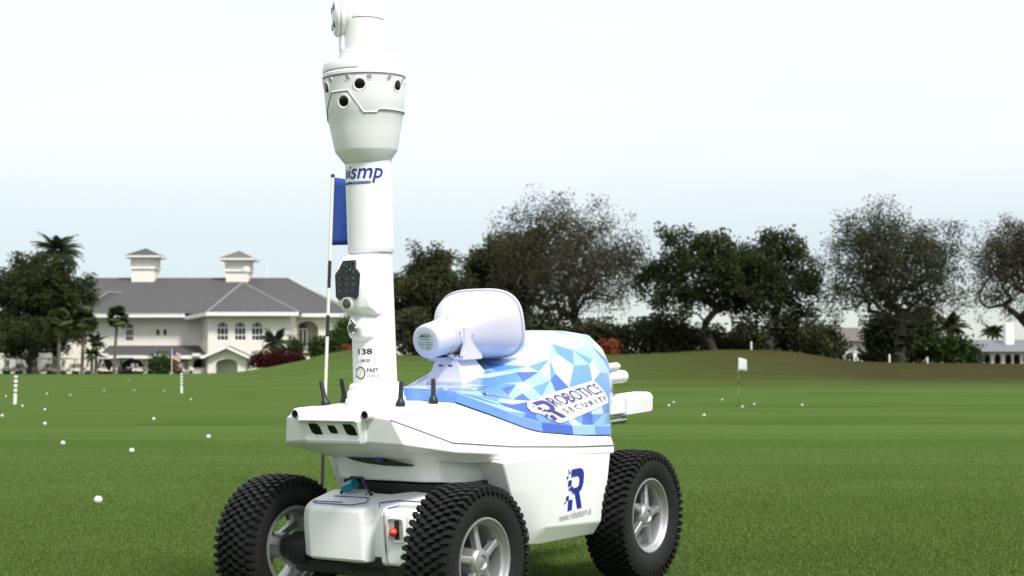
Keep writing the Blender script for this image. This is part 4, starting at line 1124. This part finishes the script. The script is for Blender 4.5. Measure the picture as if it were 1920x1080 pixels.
# ------------------------------------------------------------------ trees
def leaf_cards(centers, sig, n, size, rng, flat=0.0):
    """n leaf quads scattered round the given clump centres"""
    idx = rng.integers(0, len(centers), n)
    c = centers[idx] + np.clip(rng.normal(size=(n, 3)), -1.7, 1.7) * sig
    a = rng.normal(size=(n, 3)); a /= np.linalg.norm(a, axis=1)[:, None]
    b = np.cross(a, rng.normal(size=(n, 3))); b /= np.linalg.norm(b, axis=1)[:, None]
    s = size * (0.6 + 0.8 * rng.random((n, 1)))
    V = np.stack([c - a * s, c + b * s * .45, c + a * s, c - b * s * .45], 1).reshape(-1, 3)
    return V, np.arange(len(V)).reshape(-1, 4)
def tree(name, label, cat, base, height, rx, ry, crown_lo, n_leaf, leafm, seed, lean=(0, 0), leaf=0.20, clumps=34, sig=0.55, tips=420, trunk_r=0.32, group=None, fork=1, hollow=0.45, crown_off=0.0, barkm=None):
    """broad tree: limbs grown towards points in a lumpy crown, leaf clumps round the twigs"""
    rng = np.random.default_rng(seed)
    root = empty(name, base); tag(root, label, cat, group)
    height -= 1.9 * sig; rx -= 1.2 * sig; ry -= 1.2 * sig
    cz = (crown_lo + height) / 2; rz = (height - crown_lo) / 2
    top = np.array([lean[0], lean[1], crown_lo * 0.62 + 0.3])
    # lumpy crown : clump centres inside an ellipsoid, kept away from the middle
    cl = []
    while len(cl) < clumps:
        p = rng.normal(size=3); p /= np.linalg.norm(p); r_ = hollow + (1 - hollow) * rng.random() ** 0.6
        p = p * r_
        if p[2] < -0.75: continue
        cl.append(p * [rx, ry, rz] * [1, 1, 1.0] * (0.86 + 0.2 * rng.random()) + [lean[0] + crown_off, lean[1], cz])
    cl = np.array(cl)
    pts = cl[rng.integers(0, len(cl), tips)] + np.clip(rng.normal(size=(tips, 3)), -1.5, 1.5) * sig * 1.5
    nodes = []; par = []
    for f in range(fork):
        off = np.array([(f - (fork - 1) / 2) * 0.9, rng.normal() * .3, 0.0])
        k = 6; start = len(nodes)
        for j in range(k + 1):
            t = j / k
            nodes.append(off * (1 + t * 1.2) + top * t + np.array([rng.normal() * .08 * j / 3, rng.normal() * .08 * j / 3, 0])); par.append(len(nodes) - 2 if j else -1)
    order = np.argsort(np.linalg.norm(pts - top, axis=1))
    for i in order:
        p = pts[i]; N_ = np.array(nodes); d = np.linalg.norm(N_ - p, axis=1)
        low = N_[:, 2] < top[2] * 0.8
        cost = d + np.where(low, 3.0, 0.0) + np.where(N_[:, 2] > p[2] + .3, 1.2 * (N_[:, 2] - p[2]), 0)
        j = int(np.argmin(cost)); q = N_[j]; L_ = d[j]
        k = max(1, int(L_ / 1.1)); last = j
        for m_ in range(1, k + 1):
            t = m_ / k
            nodes.append(q + (p - q) * t + (rng.normal(size=3) * .13 * L_ / 2 * (t < 1) * np.array([1, 1, .7])) + np.array([0, 0, .10 * L_ * math.sin(t * math.pi)])); par.append(last); last = len(nodes) - 1
    N_ = np.array(nodes); cnt = np.ones(len(N_))
    for i in range(len(N_) - 1, -1, -1):
        if par[i] >= 0: cnt[par[i]] += cnt[i]
    cmax = cnt.max(); rad = trunk_r * (cnt / cmax) ** 0.46; rad = np.maximum(rad, 0.016)
    base_flare = np.where(N_[:, 2] < .8, 1.25, 1.0); rad = rad * base_flare
    V = []; F = []; o = 0
    for i in range(len(N_)):
        if par[i] < 0: continue
        a_, b_ = N_[par[i]], N_[i]; ra, rb = min(rad[par[i]], rad[i] * 1.5), rad[i]
        n = 7 if rb > .12 else 5 if rb > .05 else 3
        t = b_ - a_; t = t / (np.linalg.norm(t) + 1e-9)
        u = np.cross(t, [.31, .52, .79]); u /= np.linalg.norm(u) + 1e-9; w = np.cross(t, u)
        an = np.arange(n) / n * 2 * np.pi
        rr = np.outer(np.cos(an), u) + np.outer(np.sin(an), w)
        V.append(a_ + rr * ra); V.append(b_ + rr * rb)
        F += [(o + k, o + (k + 1) % n, o + n + (k + 1) % n, o + n + k) for k in range(n)]; o += 2 * n
    V = np.concatenate(V); raw('trunk', V, np.array(F), barkm or BARK, root)
    tipn = N_[cnt <= 4]
    cl_w = tipn[tipn[:, 2] > crown_lo * .8] if len(tipn) else cl
    Vl, Fl = leaf_cards(cl_w, sig * .62, n_leaf, leaf, rng)
    raw('crown', Vl, Fl, leafm, root)
    return root
def ptree(name, label, cat, px, py_base, top, lo, hw, d, n_leaf, leafm, seed, **k):
    """tree given by where it stands and how tall and wide it looks"""
    x = pix(px, 690, d).x; z = gz(x, d); s = d / FPX
    h = CAM_H + (690 - top) * s - z; cl = CAM_H + (690 - lo) * s - z
    return tree(name, label, cat, (x, d, z - .1), h, hw * s, hw * s * .8, cl, n_leaf, leafm, seed, **k)
def shrub(name, label, cat, px, top, hw, d, n, leafm, seed, group=None, leaf=.16, bot=None, dy=.8):
    rng = np.random.default_rng(seed); x = pix(px, 690, d).x; z = gz(x, d); s = d / FPX
    h = CAM_H + (690 - top) * s - z; rx = hw * s
    root = empty(name, (x, d, z)); tag(root, label, cat, group)
    m = max(8, int(10 + rx * h * 1.2)); c = []
    while len(c) < m:
        p = rng.uniform(-1, 1, 3)
        if p[0] ** 2 + p[1] ** 2 + max(0, p[2]) ** 2 * .9 < 1: c.append([p[0] * rx * .92, p[1] * rx * dy * .6, (p[2] + 1) / 2 * h * .88 + .1])
    c = np.array(c); V, F = leaf_cards(c, min(.5, .22 * h + .12), n, leaf, rng); V[:, 2] = np.maximum(V[:, 2], .02)
    raw('foliage', V, F, leafm, root)
    b = MB()
    for k in range(5):
        q = c[rng.integers(0, len(c))]; b.tube([(q[0] * .3, q[1] * .3, -.05), (q[0] * .6, q[1] * .6, q[2] * .5), tuple(q)], [.06, .04, .015], 5)
    b.build('stem', BARK, root)
    return root
TG = 'trees beyond the practice green'
ptree('oak_tree', 'dense dark oak directly behind the horn loudspeaker, beside the mast', 'tree', 800, 660, 446, 640, 78, 112, 34000, LF_OAK, 21, group=TG, trunk_r=.34, leaf=.14, clumps=46, hollow=.2)
ptree('oak_tree', 'oak with a flat dark crown standing left of the tallest bare oak', 'tree', 930, 660, 394, 620, 96, 116, 34000, LF_OAK, 22, group=TG, leaf=.14, clumps=46, hollow=.25)
ptree('oak_tree', 'tall half bare winter oak with grey twigs above the patterned cover', 'tree', 1068, 655, 358, 590, 146, 108, 38000, LF_BROWN, 23, group=TG, fork=2, tips=1000, leaf=.092, sig=.7, clumps=70, hollow=.25, trunk_r=.36)
ptree('oak_tree', 'dark leafy oak with a forked leaning trunk, left one of a close pair', 'tree', 1338, 655, 420, 582, 126, 100, 17000, LF_DARK, 24, group=TG, lean=(-.6, 0), crown_off=-.3, tips=380, leaf=.14, clumps=30, sig=.5, hollow=.45, trunk_r=.24)
ptree('oak_tree', 'dark leafy oak with a straight trunk, right one of a close pair', 'tree', 1440, 655, 424, 590, 108, 101, 16000, LF_DARK, 25, group=TG, lean=(.2, 0), crown_off=.3, tips=380, leaf=.14, clumps=30, sig=.5, hollow=.4, trunk_r=.22)
ptree('oak_tree', 'tallest rounded oak on the right with fine open twigs', 'tree', 1685, 675, 370, 612, 152, 98, 38000, LF_OAK, 26, group=TG, tips=1000, leaf=.088, clumps=80, sig=.55, hollow=.22, trunk_r=.32)
ptree('oak_tree', 'open crowned oak cut off by the right edge of the picture', 'tree', 1926, 675, 398, 596, 108, 104, 26000, LF_BROWN, 27, group=TG, tips=620, leaf=.09, clumps=50, sig=.55, hollow=.3)
ptree('broad_tree', 'tall dark tree at the left edge in front of the clubhouse roof', 'tree', 62, 690, 470, 640, 104, 168, 36000, LF_DARK, 31, trunk_r=.4, leaf=.2, clumps=60, hollow=.2, sig=.8)
ptree('spreading_tree', 'low spreading dark tree above the parked golf carts', 'tree', 56, 695, 592, 664, 98, 160, 20000, LF_DARK, 32, fork=3, leaf=.16, clumps=44, hollow=.2, sig=.5, trunk_r=.25)

def frond_mesh(length, droop, leaflet, nl, m, wid=.02):
    """one palm frond along +X: arched midrib with two rows of leaflets"""
    V = []; F = []
    def pt(t): return np.array([length * t * (1 - .12 * droop * t), 0, length * (.35 * t - .55 * droop * t * t)])
    for i in range(nl):
        t = .12 + .88 * i / nl; p = pt(t); q = pt(min(1, t + .02)); L_ = leaflet * math.sin(min(1, .25 + t) * math.pi * .92) + .04
        for s in (-1, 1):
            o = len(V); tip = p + np.array([L_ * .55, s * L_ * .75, -L_ * .35])
            V += [p - [wid * 3.2, 0, 0], p + [wid * 3.2, 0, .0], tip]; F.append((o, o + 1, o + 2))
    for i in range(6):
        a, b = pt(i / 6), pt((i + 1) / 6); o = len(V)
        V += [a + [0, -wid, 0], a + [0, wid, 0], b + [0, 0, .01]]; F.append((o, o + 1, o + 2))
    me = bpy.data.meshes.new('frond'); me.from_pydata([tuple(v) for v in V], [], F); me.materials.append(m); return me
def fan_mesh(length, m, n=13):
    V = []; F = []
    for k in range(n):
        a = R(-75 + 150 * k / (n - 1)); L_ = length * (.75 + .25 * math.cos(a)); st = length * .45
        d = np.array([math.cos(a), math.sin(a), 0]); nrm = np.array([-math.sin(a), math.cos(a), 0]); o = len(V)
        b0 = np.array([st, 0, 0]); V += [b0, b0 + d * L_ * .35 + nrm * .13, b0 + d * L_ * .35 - nrm * .13, b0 + d * L_ * .7 + [0, 0, -.18 * L_]]
        F += [(o, o + 1, o + 2), (o + 1, o + 3, o + 2)]
    o = len(V); V += [np.array([0, -.02, 0]), np.array([0, .02, 0]), np.array([length * .47, 0, 0])]; F.append((o, o + 1, o + 2))
    me = bpy.data.meshes.new('frond'); me.from_pydata([tuple(v) for v in V], [], F); me.materials.append(m); return me
def palm(name, label, px, top, crown_y, r_px, d, kind, n, seed, lean=0.0, group=None, leafm=None, trunk_r=.16, base=None):
    rng = random.Random(seed); x = pix(px, 690, d).x; z = gz(x, d); s = d / FPX
    hc = CAM_H + (690 - crown_y) * s - z; L_ = r_px * s
    root = empty(name, (x - lean, d, z)); tag(root, label, 'palm tree', group)
    b = MB(); b.tube([(0, 0, -.1), (lean * .35, 0, hc * .5), (lean, 0, hc)], [trunk_r * 1.2, trunk_r, trunk_r * .8], 9); b.build('trunk', BARKP, root)
    me = frond_mesh(L_, 1.0, L_ * .33, 22, leafm or LF_DATE, .03) if kind == 'feather' else fan_mesh(L_, leafm or LF_PALM)
    for k in range(n):
        o = bpy.data.objects.new('frond', me); C.objects.link(o); o.parent = root
        o.location = (lean, 0, hc)
        el = R(rng.uniform(-15, 75)) if kind == 'feather' else R(rng.uniform(-55, 80))
        o.rotation_euler = (R(rng.uniform(-25, 25)), -el if kind == 'fan' else -el + R(20), 2 * math.pi * (k * .381966) + rng.uniform(-.2, .2))
        o.scale = (rng.uniform(.85, 1.1),) * 3
    return root
palm('date_palm', 'tall feather palm rising behind the dark left tree', 103, 428, 470, 56, 178, 'feather', 44, 41, trunk_r=.3)
PG = 'fan palms before the clubhouse'
palm('fan_palm', 'short fan palm between the spreading tree and the cream wall', 110, 580, 604, 25, 155, 'fan', 70, 42, group=PG)
palm('fan_palm', 'fan palm with a round crown, second from the left', 157, 576, 600, 25, 156, 'fan', 70, 43, group=PG, lean=.2)
palm('fan_palm', 'slim fan palm with a tall bare trunk by the arcade', 219, 574, 595, 21, 160, 'fan', 70, 44, group=PG, lean=.3)
palm('fan_palm', 'leaning fan palm, low and ragged between two taller ones', 180, 618, 640, 26, 157, 'feather', 22, 45, group=PG, leafm=LF_PALM)
palm('fan_palm', 'small yellowish palm clump above the carts under the taller palms', 172, 640, 664, 24, 156, 'feather', 20, 46, group=PG, leafm=LF_PALM)
palm('fan_palm', 'grey green palm before the wing wall above the red bush', 515, 605, 640, 40, 165, 'feather', 26, 47, leafm=LF_DATE)
palm('feather_palm', 'dark palm with drooping fronds beside the house with arches', 1782, 575, 612, 46, 118, 'feather', 30, 48, leafm=LF_DARK)
palm('feather_palm', 'small bright palm above the slate roof at the far right', 1862, 600, 622, 30, 150, 'feather', 24, 49, leafm=LF_GREEN)
palm('feather_palm', 'small palm showing behind the hedge right of the patterned cover', 1170, 598, 624, 26, 126, 'feather', 22, 50, leafm=LF_GREEN)

SG = 'shrubs along the far bank'
def sh(label, px, top, hw, d, n, lm, seed, **k): return shrub('shrub', label, 'shrub', px, top, hw, d, n, lm, seed, **k)
sh('olive green shrub between the mast and the horn, under the dark oak', 770, 585, 60, 105, 6000, LF_OAK, 61, group=SG)
sh('dark shrub hidden behind the horn loudspeaker', 890, 580, 70, 106, 6000, LF_OAK, 62, group=SG)
sh('dark shrub below the half bare oak', 1030, 590, 80, 106, 6500, LF_OAK, 63, group=SG)
sh('shrub just behind the rear of the patterned cover', 1130, 600, 50, 104, 4500, LF_OAK, 64, group=SG)
sh('broad dark hedge shrub right of the robot cover', 1240, 598, 70, 104, 8000, LF_OAK, 65, group=SG)
sh('dark shrub around the trunks of the oak pair', 1380, 605, 66, 108, 7000, LF_OAK, 66, group=SG)
sh('large dark shrub right of the oak pair', 1500, 585, 72, 110, 8500, LF_OAK, 67, group=SG)
sh('shrub left of the half hidden white house', 1552, 608, 28, 112, 4000, LF_OAK, 68, group=SG)
sh('dark shrub left of the tallest rounded oak trunk', 1655, 596, 46, 106, 7000, LF_DARK, 69, group=SG)
sh('dark shrub right of the tallest rounded oak trunk', 1722, 590, 48, 107, 6500, LF_DARK, 70, group=SG)
sh('bright green low shrub under the dark drooping palm', 1790, 640, 40, 105, 3500, LF_GREEN, 71, group=SG)
sh('orange flowering shrub at the rear edge of the cover', 1143, 640, 10, 100, 700, LF_ORANGE, 72, leaf=.12)
sh('orange flowering shrub just left of the mast', 652, 654, 12, 100, 500, LF_ORANGE, 73, leaf=.1)
CG = 'shrubs before the clubhouse'
sh('clipped round green shrub before the arcade', 302, 670, 22, 172, 3500, LF_GREEN, 74, group=CG)
sh('dark red bougainvillea bush, left half below the wing palm', 505, 666, 28, 160, 4000, LF_RED, 75, group=CG)
sh('dark red bougainvillea bush, right half at the top of the slope', 552, 662, 24, 158, 3500, LF_RED, 76, group=CG)
sh('green shrub behind the red bushes, under the wing palm', 530, 632, 44, 168, 4500, LF_DARK, 77, group=CG)
sh('green shrub left of the flagstick, below the arched porch', 600, 640, 24, 150, 3500, LF_GREEN, 78, group=CG)
sh('olive shrub between the flagstick and the mast', 648, 596, 30, 150, 5000, LF_GREEN, 79, group=CG)

# ------------------------------------------------------------------ houses on the right
def house_arches():
    d = 132.0; xo = pix(1880, 690, d).x; root = empty('arched_house', (xo, d, 0)); zb = gz(xo, d) - .3
    tag(root, 'white house with an arcade of dark arches and slate roof, far right', 'building')
    X = lambda p: (p - 960) / FPX * d - xo; Z = lambda p: CAM_H + (690 - p) / FPX * d
    hs = [arch_poly(X(c - 6.5), X(c + 6.5), zb, Z(664)) for c in (1851, 1870, 1890, 1906, 1924, 1942)]
    b = MB(); wall_panel(b, [(X(1814), zb - .1), (X(1960), zb - .1), (X(1960), Z(659)), (X(1814), Z(659))], hs, 0, .4); b.build('wall', TRIM, root)
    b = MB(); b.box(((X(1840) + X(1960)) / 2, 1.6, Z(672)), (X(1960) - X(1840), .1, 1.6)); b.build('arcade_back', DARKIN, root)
    b = MB(); hip(b, X(1808), X(1975), -.7, 11, Z(659.5), Z(635), X(1838), X(1975), 5); b.build('roof', ROOFS, root)
    b = MB(); b.box((X(1912), 3.0, Z(626)), (.75, .75, 1.9)); ch = b.build('chimney', TRIM, root)
    for k in (-.25, 0, .25): q = MB(); q.box((X(1912) + k, 3.0, Z(606)), (.14, .3, .3)); q.build('chimney_pot', TRIM, ch)
    return root
house_arches()
def house_hidden():
    d = 136.0; xo = pix(1600, 690, d).x; root = empty('white_house', (xo, d, 0)); zb = gz(xo, d) - .3
    tag(root, 'white house with brown roof half hidden by shrubs', 'building')
    X = lambda p: (p - 960) / FPX * d - xo; Z = lambda p: CAM_H + (690 - p) / FPX * d
    hs = [arch_poly(X(1585), X(1600), zb + .35, Z(661))]
    b = MB(); wall_panel(b, [(X(1560), zb - .1), (X(1665), zb - .1), (X(1665), Z(640)), (X(1560), Z(640))], hs, 0, .3); b.build('wall', TRIM, root)
    b = MB(); b.add([Vector((p[0], .2, p[1])) for p in hs[0]], [tuple(range(len(hs[0])))]); w = b.build('window', PANE, root)
    b = MB(); b.box((X(1592.5), .1, Z(675)), (.09, .05, 1.2)); b.build('mullion', TRIM, w)
    b = MB(); hip(b, X(1520), X(1672), -.6, 10, Z(640), Z(612), X(1548), X(1630), 4.7); b.build('roof', ROOFB, root)
house_hidden()

# ------------------------------------------------------------------ golf carts
def make_cart():
    r = empty('golf_cart', (0, 0, 0))
    b = MB(); b.loft([[Vector((x, y, z)) for x, z in ((-1.15, .30), (1.15, .30), (1.20, .55), (.95, .80), (.62, .82), (.55, .42), (.05, .40), (.0, .62), (-1.05, .66), (-1.2, .5))] for y in (-.56, .56)], True, True, True); b.build('body', CARTW, r, bevel=.05)
    b = MB(); b.box((-.32, 0, .74), (.55, 1.0, .16)); b.build('seat', SEATM, r, bevel=.04)
    b = MB(); b.box((-.62, 0, .98), (.14, 1.0, .40)); b.build('backrest', SEATM, r, bevel=.04)
    b = MB(); b.box((-.05, 0, 1.84), (1.9, 1.20, .14)); b.build('roof', CARTR, r, bevel=.04)
    for x0, x1 in ((.80, .66), (-.78, -.70)):
        for y in (-.52, .52): b = MB(); b.tube([(x0, y, .70), (x1, y, 1.82)], .03, 6); b.build('roof_post', CARTD, r)
    b = MB(); b.box((.76, 0, 1.25), (.03, 1.0, .75), Matrix.Rotation(R(-8), 3, 'Y')); b.build('windscreen', SCREEN, r)
    for x in (.80, -.78):
        for y in (-.5, .5): b = MB(); b.lathe([(.0, -.09), (.2, -.09), (.23, -.05), (.23, .05), (.2, .09), (.0, .09)], 14, (x, y, .23), 'Y'); b.build('wheel', CARTD, r)
    b = MB(); b.box((-1.1, 0, .95), (.30, .75, .55)); b.build('golf_bags', SEATM, r, bevel=.06)
    return r
carts = [(-2, 172, 8, 'partly cut off by the left edge of the picture'), (24, 173, 172, 'second from the left edge, under the spreading tree'), (52, 171, 12, 'left of the thick trunks of the spreading tree'), (80, 173, 185, 'right of the thick trunks of the spreading tree'), (106, 171, 5, 'below the short fan palm'), (130, 173, 178, 'below the gap between the first two fan palms'),
         (152, 170, 10, 'below the second fan palm'), (176, 172, 190, 'below the low ragged palm'), (200, 171, 4, 'just left of the slim palm trunk'), (238, 173, 180, 'dark, parked in the left arcade arch'), (268, 172, 8, 'white roofed, last before the clipped round shrub'), (322, 174, 176, 'rust coloured, right of the clipped round shrub'), (345, 175, 12, 'rightmost, in front of the bay panel')]
c0 = make_cart()
for i, (px_, d, rz, where) in enumerate(carts):
    c = c0 if i == 0 else copy_tree(c0)
    x = pix(px_, 690, d).x; c.location = (x, d, gz(x, d)); c.rotation_euler = (0, 0, R(rz))
    tag(c, 'golf cart ' + where, 'golf cart', 'golf carts parked by the clubhouse')
    m_ = {9: CARTD, 11: CARTRED}.get(i)
    if m_:
        for ch in c.children:
            if ch.name.startswith('body') or (i in (9, 11) and ch.name.startswith('roof') and 'post' not in ch.name):
                ch.data = ch.data.copy(); ch.data.materials.clear(); ch.data.materials.append(m_)

# ------------------------------------------------------------------ flags, markers, balls
def flag_cloth(w, h, wave, n=14, m=8, droop=0.0, amp=.05):
    V = []; F = []
    for i in range(n + 1):
        for j in range(m + 1):
            t = i / n; s = j / m
            V.append((w * t * (1 - .25 * droop), amp * math.sin(t * wave + s * 1.1) * t ** .7, -h * s - droop * w * t * t * .8 + (.10 * h * t * (s - .5))))
    for i in range(n):
        for j in range(m): a = i * (m + 1) + j; F.append((a, a + 1, a + m + 2, a + m + 1))
    return V, F
STRAW = mat('stick_straw', (0.30, 0.28, 0.14), 0.6)
FLAGB = mat('flag_blue', (0.012, 0.055, 0.29), 0.75, var=0.08, vscale=8, trans=.15)
FLAGW = mat('flag_white', (0.75, 0.75, 0.74), 0.75, trans=.2)
FLAGR = mat('flag_red', (0.45, 0.08, 0.09), 0.75); FLAGN = mat('flag_navy', (0.05, 0.07, 0.2), 0.75)
def blue_flag():
    d = 8.05; top = pix(624, 329, d); bt = pix(605.5, 938, d); bt.z = gz(bt.x, d)
    bt.x = pix(605.0, 690, d).x
    root = empty('golf_flagstick', bt); tag(root, 'blue golf flag on a striped stick behind the mast', 'golf flag')
    v = top - bt
    def at(py):
        t = (pix(620, py, d).z - bt.z) / v.z; return v * t
    cuts = [(945, 842, POLEB), (842, 800, POLE), (800, 712, POLE), (712, 631, POLE), (631, 591, POLEB), (591, 540, POLE), (540, 489, POLEB), (489, 329, POLE)]
    for a, b_, m in cuts:
        q = MB(); p0 = at(a) if a < 940 else Vector((0, 0, -.05)); q.tube([p0, at(b_)], .0092 if m == POLE else .0098, 12); q.build('stick_section', m, root)
    s = d / FPX
    V, F = flag_cloth(.30, 128 * s, 9.0, 24, 10, droop=.22, amp=.045)
    o0 = at(333); V = [(p[0] + o0.x + .008 + (v.x / v.z) * p[2], p[1] + o0.y - .002, p[2] + o0.z) for p in V]
    me = bpy.data.meshes.new('flag'); me.from_pydata(V, [], F); fo = link('flag', me, FLAGB, root); me.shade_smooth()
    so = fo.modifiers.new('thickness', 'SOLIDIFY'); so.thickness = .0012
    b = MB(); b.lathe([(.011, -.01), (.011, .004), (.006, .008)], 12, at(329), 'Z', True, True); b.build('finial', POLEB, root)
blue_flag()
def white_flag():
    d = 27.5; p = pix(1385, 760, d); root = empty('practice_flag', (p.x, d, gz(p.x, d))); s = d / FPX
    tag(root, 'small white flag on a thin stick right of the robot', 'golf flag')
    zt = pix(1386, 671, d).z - root.location.z
    for a, b_, m in ((-.05, .18, POLEB), (.18, .42, STRAW), (.42, .55, POLEB), (.55, .66, STRAW), (.66, .72, POLEB), (.72, 1.0, POLE)):
        q = MB(); q.tube([(0, 0, zt * a), (.01 * b_, 0, zt * b_)], .0055, 8); q.build('stick_section', m, root)
    V, F = flag_cloth(.155, .235, 3.5, 10, 6, .25, .02)
    me = bpy.data.meshes.new('flag'); me.from_pydata([(a + .012, b_, c + zt) for a, b_, c in V], [], F); fo = link('flag', me, FLAGW, root); me.shade_smooth()
    so = fo.modifiers.new('thickness', 'SOLIDIFY'); so.thickness = .0015
white_flag()
def striped(px_, base, d, label):
    x = pix(px_, 690, d).x; root = empty('striped_marker', (x, d, gz(x, d))); tag(root, label, 'marker post', 'striped marker posts')
    z = 0.0; r = .034
    for h, m in ((.215, POLE), (.028, POLEB), (.062, POLE), (.028, POLEB), (.062, POLE), (.028, POLEB), (.062, POLE), (.028, POLEB), (.05, POLE), (.022, POLEB)):
        q = MB(); q.lathe([(r, z - (.05 if z == 0 else 0)), (r, z + h)], 16, (0, 0, 0), 'Z', True, True); q.build('band', m, root); z += h
    root.rotation_euler = (0, R(1.2 if px_ < 100 else -1.0), 0)
striped(29, 757, 28.7, 'nearer black and white striped post at the left edge')
striped(341, 736, 41.5, 'farther black and white striped post, nearer the robot')
def stake(px_, py, h_px, d, label):
    x = pix(px_, 690, d).x; s = d / FPX; z = gz(x, d); root = empty('white_stake', (x, d, z)); tag(root, label, 'stake', 'white boundary stakes')
    b = MB(); b.tube([(0, 0, -.1), (0, 0, h_px * s)], .05, 8); b.build('post', POLE, root)
    b = MB(); b.lathe([(.055, 0), (.03, .05)], 8, (0, 0, h_px * s), 'Z', True, True); b.build('cap', POLE, root)
stake(1409, 655, 13, 88, 'white stake before the oak pair, above the white flag')
stake(1668, 680, 13, 88, 'white stake left of the tallest rounded oak trunk')
stake(1739, 682, 9, 88, 'short white stake right of the tallest rounded oak trunk')
def club_flag():
    d = 166.0; x = pix(322, 690, d).x; s = d / FPX; root = empty('club_flag', (x, d, gz(x, d)))
    tag(root, 'red and white striped flag hanging on a pole before the arcade', 'flag')
    h = 48 * s
    b = MB(); b.tube([(0, 0, 0), (0, 0, h)], .04, 8); b.build('pole', POLE, root)
    fl = empty('flag', (0, 0, h)); fl.parent = root
    for k in range(7):
        b = MB(); y0 = -.16 * k
        b.loft([[Vector((x_, .03 * math.sin(x_ * 5 + t), y0 - z_ - x_ * .55)) for x_ in (.05, .35, .65, .95)] for z_, t in ((0, 0), (.16, .2))], False)
        b.build('stripe', FLAGR if k % 2 == 0 else FLAGW, fl)
    b = MB(); b.loft([[Vector((x_, -.05 + .03 * math.sin(x_ * 5), -z_ - x_ * .55)) for x_ in (.05, .28, .5)] for z_ in (-.01, .55)], False); b.build('canton', FLAGN, fl)
club_flag()

BALLM = mat('ball_white', (0.66, 0.67, 0.64), 0.4)
def ball_mesh():
    bm = bmesh.new(); bmesh.ops.create_icosphere(bm, subdivisions=4, radius=.02135)
    rng = np.random.default_rng(1); n = 130
    k = np.arange(n); ph = np.arccos(1 - 2 * (k + .5) / n); th = np.pi * (1 + 5 ** .5) * k
    dirs = np.stack([np.cos(th) * np.sin(ph), np.sin(th) * np.sin(ph), np.cos(ph)], -1)
    for v in bm.verts:
        c = np.array(v.co) / .02135; dmin = np.arccos(np.clip((dirs @ c).max(), -1, 1))
        if dmin < .12: v.co *= 1 - .012 * (1 - (dmin / .12) ** 2)
    me = bpy.data.meshes.new('golf_ball'); bm.to_mesh(me); bm.free(); me.shade_smooth(); me.materials.append(BALLM); return me
bm0 = ball_mesh()
balls = [(184, 936, 'nearest the camera, alone on the left turf'), (247, 844, 'right one of the middle pair on the left turf'), (118, 830, 'left one of the middle pair on the left turf'), (391, 818, 'left of the robot nose, level with its sensor windows'), (288, 785, 'midway between the striped posts, lower'), (84, 767.5, 'just below the nearer striped post'), (42, 761, 'at the foot of the nearer striped post'), (4, 779, 'at the left edge below the nearer striped post'),
         (84, 794, 'faint, below the nearer striped post'), (132, 740, 'upper left field, fourth from the left edge'), (88, 738, 'upper left field right of the nearer striped post'), (11, 742.5, 'left of the nearer striped post'), (195, 732, 'upper left field midway between the striped posts'), (242, 714, 'highest on the left field below the carts'), (252, 731, 'left of the farther striped post'), (308, 733, 'close left of the farther striped post'), (358, 748.5, 'right of the foot of the farther striped post'),
         (1254, 760, 'left lower one of two right of the rear camera'), (1263, 754, 'right upper one of two right of the rear camera'), (1354, 749, 'left of the white flag stick'), (1392, 762, 'at the foot of the white flag stick'), (1414, 757.5, 'right of the white flag stick'), (1504, 759, 'farthest right on the practice green'), (1320, 778, 'nearest one below the white flag')]
for px_, py, where in balls:
    r_ = pix(px_, py, 1.0) - Vector((0, 0, CAM_H)); t = 10.0
    for _ in range(30):
        d = t; z = gz(r_.x * d, d) + .0205
        if abs(r_.z) > 1e-6: t = max(4.0, min(120.0, (z - CAM_H) / r_.z))
    o = bpy.data.objects.new('golf_ball', bm0); C.objects.link(o)
    o.location = (r_.x * t, t, gz(r_.x * t, t) + .0165); o.rotation_euler = (px_, py, 0)
    tag(o, 'white golf ball ' + where, 'golf ball', 'golf balls scattered on the turf')
